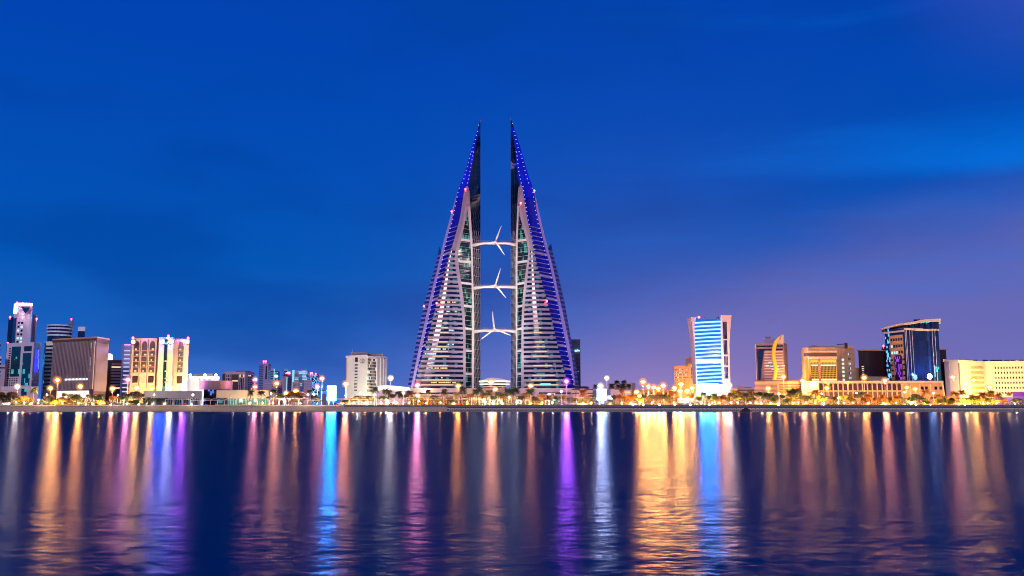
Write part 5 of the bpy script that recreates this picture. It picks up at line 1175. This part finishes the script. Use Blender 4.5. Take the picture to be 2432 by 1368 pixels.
# ------------------------------------------------------------------ palms and trees
leaf = {k: mat('leaf ' + k, v, rough=.6, var=.45, scale=.7, streak=False) for k, v in dict(palm=(.045,.06,.022), dark=(.028,.045,.02), mid=(.07,.11,.018), lit=(.20,.24,.012), warm=(.30,.13,.015), brown=(.07,.038,.018)).items()}  # lamplight put into leaf colour: lit and warm brighter, dark for unlit
bark = mat('palm bark', (.16,.11,.07), var=.3, scale=2); bark2 = mat('tree bark', (.13,.10,.08), var=.3, scale=2)
def palm_meshes(seed, h, fr, n_=34):
    r = random.Random(seed); mb = MB(); bend = r.uniform(-.4, .4)
    mb.tube([(0,0,0), (bend*.2,0,h*.3), (bend*.6,0,h*.7), (bend,0,h)], [.34, .24, .2, .26], 7); tr = mb.mesh('trunk', bark)
    mb = MB(); top = Vector((bend, 0, h))
    mb.ball(top - Vector((0,0,.1)), .5, .5, .6, 6, 4)
    for k in range(n_):
        a = 2*math.pi*k/n_*1.618*3 + r.uniform(-.2,.2); el = r.uniform(-.35, 1.25); L = fr * r.uniform(.8, 1.08); droop = r.uniform(.5, 1.0)
        d = Vector((math.cos(a), math.sin(a), 0)); sd = Vector((-d.y, d.x, 0)); pts = []
        for i in range(7):
            t = i/6; pts.append(top + d*(L*t*math.cos(el*.8)*(1-.18*t)) + Vector((0,0, L*(math.sin(el)*t - droop*.75*t*t))))
        for i in range(6):
            for s_ in (-1, 1):
                for q_ in (0, .5):
                    p = pts[i].lerp(pts[i+1], q_); p2 = pts[i].lerp(pts[i+1], q_ + .38)
                    wv = fr*.27*math.sin(math.pi*min(1, .16 + (i+q_)/6.6))
                    tip = p.lerp(p2, .5) + sd*s_*wv + (pts[i+1]-pts[i])*.55 - Vector((0,0,wv*.45))
                    mb.tri(p, p2, tip)
    return tr, mb
def copy_with(mb, name, m): return mb.mesh(name, m)
PALM = []
for s_ in range(4):
    tr, cr_ = palm_meshes(s_, 1.0, 1.0) if 0 else palm_meshes(s_ + 3, 7.0, 3.3, 46)
    PALM.append((tr, {k: cr_.mesh('crown', leaf[k]) for k in ('palm', 'dark', 'warm', 'mid')}))
items = []
def palm(px, py, Y, kind='palm', sz=1.0, base=None, look='date palm', z0=None):
    """py = height of the crown's heart in the photograph"""
    q = P(px, py, Y); zb = G if z0 is None else z0; tr, crs = PALM[R.randrange(4)]
    r = thing('palm_tree', '', 'palm tree', (q.x, Y, zb), 'palms along the waterfront')
    h = max(1.5, q.z - zb); s_ = sz * 1.35 * R.uniform(.9, 1.1); rz = R.uniform(0, 6.28)
    inst('trunk', tr, r, (0,0,0), rz, (s_, s_, h/7.0))
    c_ = inst('crown', crs[kind], r, (0, 0, h - 7.0*s_), rz, (s_, s_, s_))
    look = {'palm':'green date palm','dark':'dark silhouetted palm','warm':'orange lit date palm','mid':'bright green date palm'}[kind]
    items.append((px, look, r))
for a in [(80,926,638,'mid'),(168,938,640,'palm',.7),(208,940,640,'palm',.7),(595,932,622,'palm'),(620.5,933,624,'palm'),(650,929,622,'palm'),(663,939,620,'palm'),(892,924,625,'palm'),(914.5,928,622,'palm',1.1),(922,931,626,'mid'),(945,934,622,'dark'),(953,938,626,'dark'),
 (971.5,933,622,'palm',1.15),(1017,930,622,'palm'),(1054.8,930,622,'dark'),(1098.5,926,622,'dark',1.1),(1128,930,622,'dark'),(1139,926,620,'dark',1.1),(1163,932,622,'palm',1.1),(1182,935,622,'palm'),(1207.5,928,618,'dark',1.15),(1214,931,622,'dark',1.1),(1225,926,620,'dark',1.1),
 (1259,929,618,'dark',1.15),(1288,940,618,'warm',.95),(1312,938,626,'warm',.7),(1384,930,622,'warm',1.15),(1407,948,620,'mid',.8),(1472,942,622,'warm',1.0),(1478,928,626,'warm',.9),(1490,950,622,'warm',.8),
 (1673,936,622,'palm'),(1684,942,624,'palm'),(1698,940,618,'mid',1.1),(1718,942,626,'warm',1.0),(1735,938,618,'mid',1.1),(1757,934,630,'warm',.9),(1771,938,618,'palm',1.2),(1782,934,628,'warm',1.1),(1805,936,618,'palm',1.1),(1817,938,620,'palm',1.2),(1830,939,620,'palm',1.1),
 (1876,933,622,'palm',1.2),(1889,929,620,'dark',1.3),(1936,932,622,'warm',1.15),(2020,944,622,'warm',1.0),(2062,940,622,'warm',1.3),(2097,945,622,'warm',1.3),(2130,945,622,'warm',1.2),
 (2197,931,622,'warm',1.3),(2228,940,624,'warm',1.0),(2244,946,622,'warm',.9),(2268,936,622,'warm',1.1),(2284,932,624,'warm',1.0),(2307,942,628,'warm',1.0),(2334,938,618,'warm',1.15),(2355,932,622,'warm',1.1),(2372,940,624,'warm',1.0),(2395,936,660,'warm',.8)]:
    palm(*a)
for px, py in ((1415,917),(1452,916),(1465,908),(1468,917),(1480,916),(1481,907),(1492,916)):
    palm(px, py, 730, 'dark', .95)
def crown_mesh(seed, n_, flat=.75, lobes=9, leafsz=.42):
    r = random.Random(seed); mb = MB(); L = []
    for k in range(lobes):
        a = r.uniform(0, 6.28); d = r.uniform(.25, .68); L.append((Vector((math.cos(a)*d, math.sin(a)*d, r.uniform(-.3, .42)*flat)), r.uniform(.3, .5)))
    L.append((Vector((0,0,.1)), .5))
    for k in range(n_):
        c0, rr_ = r.choice(L); v = Vector((r.gauss(0,1), r.gauss(0,1), r.gauss(0,1))).normalized() * rr_ * r.uniform(.6, 1.06); v.z *= .8
        p = c0 + v; u = Vector((r.gauss(0,1), r.gauss(0,1), r.gauss(0,1))).normalized(); w = u.cross(Vector((r.gauss(0,1), r.gauss(0,1), r.gauss(0,1)))).normalized(); s_ = leafsz * .16 * r.uniform(.6, 1.5)
        mb.quad(p - u*s_, p - w*s_*.6, p + u*s_, p + w*s_*.6)
    return mb
TM = []
for s_ in range(4):
    cm = crown_mesh(s_ + 20, 2200, .7 if s_ % 2 else .85)
    r_ = random.Random(s_); mb = MB(); mb.tube([(0,0,0), (.02,0,.5), (0,.02,1.0)], [.07, .05, .045], 6)
    for k in range(5):
        a = k*1.3; mb.tube([(0,0,.75), (math.cos(a)*.35, math.sin(a)*.35, 1.15), (math.cos(a)*.6, math.sin(a)*.6, 1.45)], [.035, .022, .01], 4)
    TM.append((mb, {k: cm.mesh('crown', leaf[k]) for k in ('dark', 'mid', 'lit', 'warm', 'brown')}))
TRUNK = [t[0].mesh('trunk', bark2) for t in TM]
items2 = []
def tree(px, py, rad, kind, Y, flat=1.0):
    """py = centre of the crown, rad = its half width, both in photograph pixels"""
    q = P(px, py, Y); k = R.randrange(4); rw = rad * Y / F * 1.42; h = max(1.2, q.z - G)
    r = thing('round_tree', '', 'tree', (q.x, Y, G), 'trees along the waterfront'); rz = R.uniform(0, 6.28)
    inst('trunk', TRUNK[k], r, (0,0,0), rz, (rw*.9, rw*.9, h/1.35)); inst('crown', TM[k][1][kind], r, (0,0,h), rz, (rw, rw, rw*.85*flat))
    items2.append((px, {'dark':'dark leafy tree','mid':'green leafy tree','lit':'yellow green lit tree','warm':'orange lit tree','brown':'dark brownish tree'}[kind], r))
for a in [(984,946,9,'dark',626),(1004,948,7,'brown',624),(1030,946,9,'dark',628),(1044,950,6,'mid',620),(1068,948,8,'dark',626),(1106,948,7,'brown',624),(1150,938,8,'brown',632),(1172,946,7,'dark',628),(1196,939,9,'brown',632),(1236,946,8,'dark',626),(1246,939,7,'warm',632),(1272,947,8,'brown',626),(1300,946,9,'brown',628),(1322,947,8,'dark',626),(1338,945,7,'warm',630),(1352,947,8,'brown',626),(268,946,7,'warm',634),(352,948,6,'mid',620),(640,946,6,'dark',616),(672,946,8,'brown',626),(905,946,8,'dark',620),(920,948,7,'mid',618),(1405,944,7,'brown',626),(1460,944,8,'brown',626),(1482,946,8,'warm',622),(1640,940,8,'warm',640),(1660,946,7,'mid',626),(1690,948,8,'dark',624),(1712,946,8,'brown',628),(1728,948,8,'dark',624),(1774,948,8,'brown',626),(1784,946,9,'dark',624),(1832,948,9,'dark',622),(1876,950,8,'mid',618),(1930,950,7,'mid',620),(1972,946,8,'brown',626),(2024,950,7,'mid',620),(2054,950,8,'brown',624),(2088,950,8,'warm',622),(2140,950,8,'mid',620),(2246,952,8,'dark',618),(2274,950,8,'warm',622),(2333,950,8,'mid',620),(2384,952,8,'warm',622),(6,940,12,'brown',632),(24,938,11,'brown',634),(14,950,11,'dark',628),(45,951,10,'mid',622),(58,947,9,'warm',620),(38,944,8,'brown',630),(73,950,8,'warm',626),(100,951,5,'dark',626),(115,945,9,'brown',628),(122,951,8,'dark',620),(131,956,9,'lit',612),(150,949,9,'warm',618),(154,938,6,'mid',640),
 (176,945,12,'dark',620),(186,950,9,'mid',614),(160,955,4,'dark',618),(224,946,10,'dark',614),(238,944,11,'dark',618),(242,956,8,'lit',612),(200,948,6,'warm',640),(294,946,10,'mid',616),(305,943,10,'dark',622),(318,938,11,'brown',626),(330,942,11,'brown',622),(312,955,6,'mid',612),(322,955,8,'mid',614),
 (688,938,11,'warm',640),(701,936,12,'warm',636),(713,938,10,'warm',640),(722,946,8,'brown',632),(735,930,6,'dark',640),(745,944,9,'dark',628),(755,950,8,'mid',622),(693,950,7,'brown',622),(707,951,7,'brown',620),(816,955,6,'lit',612),(822,953,6,'dark',610),(836,950,9,'mid',616),(850,945,9,'dark',626),(862,948,9,'mid',620),(877,946,8,'dark',622),(886,948,7,'mid',618),
 (930,941,7,'dark',624),(962,942,7,'brown',624),(1085,937,6,'lit',626),(1117,940,8,'warm',628),(1148,944,7,'warm',628),(1198,944,7,'warm',630),(1365,949,7,'brown',622),(1396,945,7,'warm',622),(1367,920,6,'dark',680),(1380,921,6,'dark',684),(1392,921,6,'dark',682),
 (1495,946,10,'warm',622),(1508,943,8,'warm',626),(1519,948,8,'lit',612),(1527,942,7,'dark',624),(1548,943,8,'mid',620),(1541,948,6,'warm',622),(1564,944,10,'brown',618),(1578,945,11,'dark',616),(1569,936,8,'warm',630),(1597,936,11,'warm',636),(1608,946,7,'warm',640),
 (1705,951,5,'lit',620),(1752,944,9,'mid',620),(1746,932,7,'lit',632),(1760,946,6,'dark',622),(1800,938,10,'dark',618),(1798,948,7,'dark',622),(1846,944,9,'dark',618),(1856,942,8,'dark',622),(1866,952,7,'dark',612),(1895,941,11,'mid',616),(1905,946,9,'dark',618),(1918,946,9,'dark',620),(1950,947,8,'lit',618),(1960,946,8,'mid',620),
 (1985,948,8,'dark',626),(2004,944,9,'lit',620),(2041,938,10,'dark',620),(2012,944,8,'mid',624),(2078,948,6,'brown',626),(2112,948,6,'brown',626),(2163,951,10,'mid',612),(2178,944,11,'dark',618),(2192,949,9,'dark',616),(2200,956,6,'mid',610),(2216,946,7,'brown',622),(2233,953,10,'lit',612),(2260,950,7,'dark',612),(2258,956,8,'lit',611),
 (2290,952,8,'lit',614),(2303,950,12,'lit',614,.7),(2316,946,8,'warm',624),(2347,951,12,'lit',612,.7),(2364,953,11,'lit',614,.7),(2352,938,9,'lit',636),(2411,951,11,'lit',612,.7),(2320,951,8,'lit',620)]:
    tree(*a)
label_all(items); label_all(items2)
# hedges and low planting
for x0, x1, y1, Y, k in ((140,172,957,615,'dark'),(315,340,958,613,'dark'),(566,594,957,612,'brown'),(690,750,957,613,'brown'),(760,782,957,612,'brown'),(1108,1125,957,613,'mid'),(1130,1240,957,613,'dark'),(1268,1284,957,612,'lit'),
    (1414,1600,954,618,'dark'),(1438,1470,957,612,'mid'),(1780,1900,956,613,'dark'),(1822,1850,957,611,'mid'),(1900,1960,958,612,'mid'),(2050,2110,956,613,'brown'),(2110,2150,957,612,'lit'),(2148,2215,955,614,'dark')):
    a, c_ = P(x0, 961, Y), P(x1, y1, Y); mb = MB(); rr = random.Random(x0)
    for i in range(int((c_.x - a.x) * 26)):
        p = Vector((rr.uniform(a.x, c_.x), Y + rr.uniform(-.7, .8), G + (c_.z - G) * rr.random()**.7 * rr.uniform(.8, 1.12))); u = Vector((rr.gauss(0,1), rr.gauss(0,1), rr.gauss(0,1))).normalized()*.2; w = Vector((rr.gauss(0,1), rr.gauss(0,1), rr.gauss(0,1))).normalized()*.16
        mb.quad(p-u, p-w, p+u, p+w)
    h = mb.obj('hedge', leaf[k])
    tag(h, f"clipped {dict(dark='dark green',mid='green',lit='bright green',brown='brownish')[k]} hedge {int((c_.x-a.x))} metres long {where((x0+x1)/2)}", 'hedge', 'low hedges by the promenade')
# low planting that reads as one mass behind the trees
mb = MB(); rr = random.Random(5)
for i in range(14000):
    px = rr.choice([rr.uniform(0, 345), rr.uniform(960, 1360), rr.uniform(1360, 2432), rr.uniform(1500, 2432)]); Y = rr.uniform(620, 640); q = P(px, 955, Y)
    p = Vector((q.x, Y, G + rr.random()**1.4 * 3.4)); u = Vector((rr.gauss(0,1), rr.gauss(0,1), rr.gauss(0,1))).normalized()*.42; w = Vector((rr.gauss(0,1), rr.gauss(0,1), rr.gauss(0,1))).normalized()*.34
    mb.quad(p-u, p-w, p+u, p+w)
struct(mb.obj('undergrowth', leaf['dark']), 'stuff')
# ------------------------------------------------------------------ white tube shade frames on the promenade
fw = mat('white painted tube', (.62, .6, .55), rough=.4, var=.04)
fi = []
def shade_frame(x0, x1, ytop, Y, n_, gable=True):
    a, c_ = P(x0, ytop, Y), P(x1, ytop, Y); r = thing('shade_frame', '', 'shade frame', ((a.x+c_.x)/2, Y, G), 'white tube shade frames')
    for k in range(n_ + 1):
        x = a.x + (c_.x - a.x)*k/n_; mb = MB(); mb.tube([(x, Y, G), (x, Y, a.z)], .12, 5); mb.obj('post', fw, r)
    mb = MB(); mb.tube([(a.x, Y, a.z), (c_.x, Y, a.z)], .1, 5); mb.obj('beam', fw, r)
    mb = MB(); mb.tube([(a.x, Y+4, a.z+.9), (c_.x, Y+4, a.z+.9)], .09, 5)
    if gable:
        for k in range(n_):
            xa = a.x + (c_.x-a.x)*k/n_; xb = a.x + (c_.x-a.x)*(k+1)/n_; mb.tube([(xa, Y, a.z), ((xa+xb)/2, Y+2, a.z+1.7), (xb, Y+4, a.z+.4)], .07, 4)
    mb.obj('roof_tubes', fw, r); fi.append(((x0+x1)/2, 'white tube shade frame', r))
for a in [(393,453,949,607,3,0),(453,500,951,611,2,1),(500,533,951,610,2,1),(533,586,950,612,2,1),(586,637,949,607,2,0),(640,686,950,611,2,1),(686,731,950,611,2,1),(731,760,951,612,1,1),(792,830,949,610,2,0),(830,894,948,611,3,0),(900,950,951,607,3,0),(950,1015,948,611,2,0),(1015,1090,948,611,2,0),(1090,1150,949,611,2,0),(1342,1424,948,611,3,0)]:
    shade_frame(*a[:5], gable=a[5])
label_all(fi)
# market umbrellas / stall roofs under the dome
si = []
for k, (px, w_) in enumerate(((1150,10),(1168,12),(1186,9),(1232,12),(1252,11),(930,16),(1300,9))):
    a = P(px - w_/2, 951, 614); c_ = P(px + w_/2, 951, 614); r = thing('stall_canopy', '', 'canopy', ((a.x+c_.x)/2, 614, G), 'white stall canopies')
    mb = MB(); mb.hexa([(a.x,613,a.z),(c_.x,613,a.z),(c_.x,617,a.z),(a.x,617,a.z),(a.x+.4,613.4,a.z+.5),(c_.x-.4,613.4,a.z+.5),(c_.x-.4,616.6,a.z+.5),(a.x+.4,616.6,a.z+.5)]); mb.obj('roof', M['white'], r)
    for x in (a.x+.2, c_.x-.2): mb = MB(); mb.tube([(x, 613.3, G), (x, 613.3, a.z)], .1, 4); mb.obj('post', fw, r)
    si.append((px, 'white flat stall canopy', r))
label_all(si)
# ------------------------------------------------------------------ parked cars behind the promenade
def car_parts(col):
    mb = MB(); body = [(-2.2,.35),(2.2,.35),(2.25,.75),(1.5,.95),(.9,1.42),(-.9,1.45),(-1.7,.98),(-2.25,.85)]
    n_ = len(body); i0 = 0; 
    for s_ in (-.85, .85):
        for x, z in body: mb.v.append((x, s_*(.86 if z > 1.2 else 1), z))
    mb.f = [tuple(range(n_)), tuple(reversed(range(n_, 2*n_)))] + [(k, k+n_, (k+1) % n_+n_, (k+1) % n_) for k in range(n_)]
    bd = mb.mesh('body', mat('car paint ' + col[0], col[1], rough=.25, var=.03))
    mb = MB(); 
    for s_ in (-.8, .8): mb.quad((-1.45, s_*1.06, .95), (1.25, s_*1.06, .95), (.8, s_*.95, 1.36), (-.85, s_*.95, 1.38))
    gl = mb.mesh('side_window', M['win'])
    mb = MB(); mb.prism([(.33*math.cos(t*.628), .33*math.sin(t*.628)) for t in range(10)], -.1, .1); wh = mb.mesh('wheel', M['darksteel'])
    return bd, gl, wh
ci = []
CP = {c_[0]: car_parts(c_) for c_ in (('white', (.7,.7,.7)), ('silver', (.4,.42,.45)), ('red', (.4,.02,.02)), ('dark', (.02,.02,.03)), ('blue', (.04,.08,.2)))}
for px, c_ in ((12,'white'),(78,'silver'),(85,'dark'),(797,'dark'),(806,'white'),(930,'dark'),(1077,'blue'),(1091,'red'),(1352,'silver'),(1362,'white'),(1373,'white'),(1388,'silver'),(1503,'white'),(435,'red')):
    q = P(px, 961, 613.5); bd, gl, wh = CP[c_]; r = thing('parked_car', '', 'car', (q.x, 613.5, G + .02), 'cars parked behind the promenade')
    inst('body', bd, r, (0,0,0)); inst('side_window', gl, r, (0,0,0))
    for x in (-1.35, 1.4):
        for y in (-.82, .82): o_ = inst('wheel', wh, r, (x, y, .33)); o_.rotation_euler = (math.pi/2, 0, 0)
    ci.append((px, f'{c_} car parked', r))
label_all(ci)
# ------------------------------------------------------------------ people on the promenade
def person_mesh(name, m, pose):
    V = {'pel': (0,0,.95), 'ch': (0,0,1.3), 'nk': (0,0,1.5), 'hd': (0,0,1.66), 'hd2': (0,-.01,1.74),
         'lh': (.1,0,.9), 'lk': (.12,-.04-pose,.5), 'la': (.12,.03-pose*1.6,.08), 'lf': (.12,-.12-pose*1.6,.05),
         'rh': (-.1,0,.9), 'rk': (-.12,-.04+pose*.5,.5), 'ra': (-.12,.03+pose*1.8,.08), 'rf': (-.12,-.12+pose*1.8,.05),
         'ls': (.2,0,1.42), 'le': (.27,.03+pose*.4,1.14), 'lw': (.28,-.08+pose*.4,.88), 'rs': (-.2,0,1.42), 're': (-.27,.03-pose*.4,1.14), 'rw': (-.28,-.08-pose*.6,.88)}
    E = [('pel','ch'),('ch','nk'),('nk','hd'),('hd','hd2'),('pel','lh'),('lh','lk'),('lk','la'),('la','lf'),('pel','rh'),('rh','rk'),('rk','ra'),('ra','rf'),('ch','ls'),('ls','le'),('le','lw'),('ch','rs'),('rs','re'),('re','rw')]
    rad = dict(pel=.15,ch=.16,nk=.06,hd=.1,hd2=.09,lh=.1,lk=.07,la=.045,lf=.04,rh=.1,rk=.07,ra=.045,rf=.04,ls=.075,le=.05,lw=.035,rs=.075,re=.05,rw=.035)
    ks = list(V); me = bpy.data.meshes.new(name); me.from_pydata([V[k] for k in ks], [(ks.index(a), ks.index(b_)) for a, b_ in E], [])
    o = bpy.data.objects.new(name, me); COL.objects.link(o); md = o.modifiers.new('skin', 'SKIN'); o.modifiers.new('sub', 'SUBSURF').levels = 1
    for i, k in enumerate(ks): me.skin_vertices[0].data[i].radius = (rad[k], rad[k])
    me.skin_vertices[0].data[0].use_root = True
    bpy.context.view_layer.update(); e = bpy.data.meshes.new_from_object(o.evaluated_get(bpy.context.evaluated_depsgraph_get()))
    e.materials.clear(); e.materials.append(m); bpy.data.objects.remove(o); return e
skinm = mat('skin', (.28,.17,.12), var=.05)
PM = []
for nm, c_ in (('dark', (.02,.02,.03)), ('white', (.6,.6,.6)), ('red', (.35,.03,.03)), ('blue', (.04,.08,.25))):
    for ps in (0, .14): PM.append((nm, ps, person_mesh('person', mat('clothes ' + nm, c_, var=.1), ps)))
hm = MB(); hm.ball((0,-.01,1.68), .085, .1, .125, 10, 8); hm.ball((0,-.105,1.67), .018, .03, .025, 5, 4); HEAD = hm.mesh('head', skinm)
hh = MB(); hh.ball((0,.02,1.72), .098, .1, .1, 10, 6); HAIR = hh.mesh('hair', M['darksteel'])
pi_ = []
for px in (846,945,1152,1186,1218,1349,1369,1376,1478,1483,1487,1650,1653,1681,1692,1694,1697,1709,1714,1726,1733,1738,1757,1764,1771,2222,2224,2261,2263,2355,2420,2424,2023,1262,410,527):
    nm, ps, me = R.choice(PM); Y = 605.2 + R.uniform(0, 3); q = P(px, 961, Y); r = thing('person', '', 'person', (q.x, Y, G + .035), 'people on the promenade'); rz = R.choice((0, 1.57, -1.57, .4, 3.1))
    inst('body', me, r, (0,0,0), rz); inst('head', HEAD, r, (0,0,0), rz); inst('hair', HAIR, r, (0,0,0), rz)
    pi_.append((px, f'person in {nm} clothes {"walking" if ps else "standing"}', r))
label_all(pi_)
# shaded vendor cart with parasol
r = thing('vendor_cart', 'small promenade cart under a dark square parasol', 'cart', P(1735, 962, 608)); q = P(1735, 961, 608)
mb = MB(); mb.box(q.x-1.1, q.x+1.1, 607.5, 608.7, G+.35, G+1.2); mb.obj('body', M['red'] if 0 else M['brown'], r)
mb = MB(); mb.tube([(q.x,608.1,G+1.1),(q.x,608.1,G+3.0)], .06, 5); mb.obj('pole', M['steel'], r)
mb = MB(); t = Vector((q.x,608.1,G+3.5)); c4 = [Vector((q.x+sx_*1.6, 608.1+sy_*1.6, G+2.9)) for sx_, sy_ in ((-1,-1),(1,-1),(1,1),(-1,1))]
for k in range(4): mb.tri(c4[k], c4[(k+1)%4], t)
mb.obj('parasol', M['darksteel'], r)
for s_ in (-.8, .8): mb = MB(); mb.tube([(q.x+s_,607.4,G+.35),(q.x+s_,607.55,G+.35)], .33, 10); mb.obj('wheel', M['darksteel'], r)
# ------------------------------------------------------------------ render settings
S.render.engine = 'CYCLES'
S.view_settings.view_transform = 'Standard'; S.view_settings.look = 'None'; S.view_settings.exposure = 0; S.view_settings.gamma = 1
cy = S.cycles; cy.use_denoising = True; cy.max_bounces = 4; cy.diffuse_bounces = 2; cy.glossy_bounces = 3; cy.transparent_max_bounces = 12
cy.sample_clamp_indirect = 6; cy.sample_clamp_direct = 0; cy.use_light_tree = True; cy.caustics_reflective = False; cy.caustics_refractive = False

cy.pixel_filter_type = 'BLACKMAN_HARRIS'; cy.filter_width = 1.05
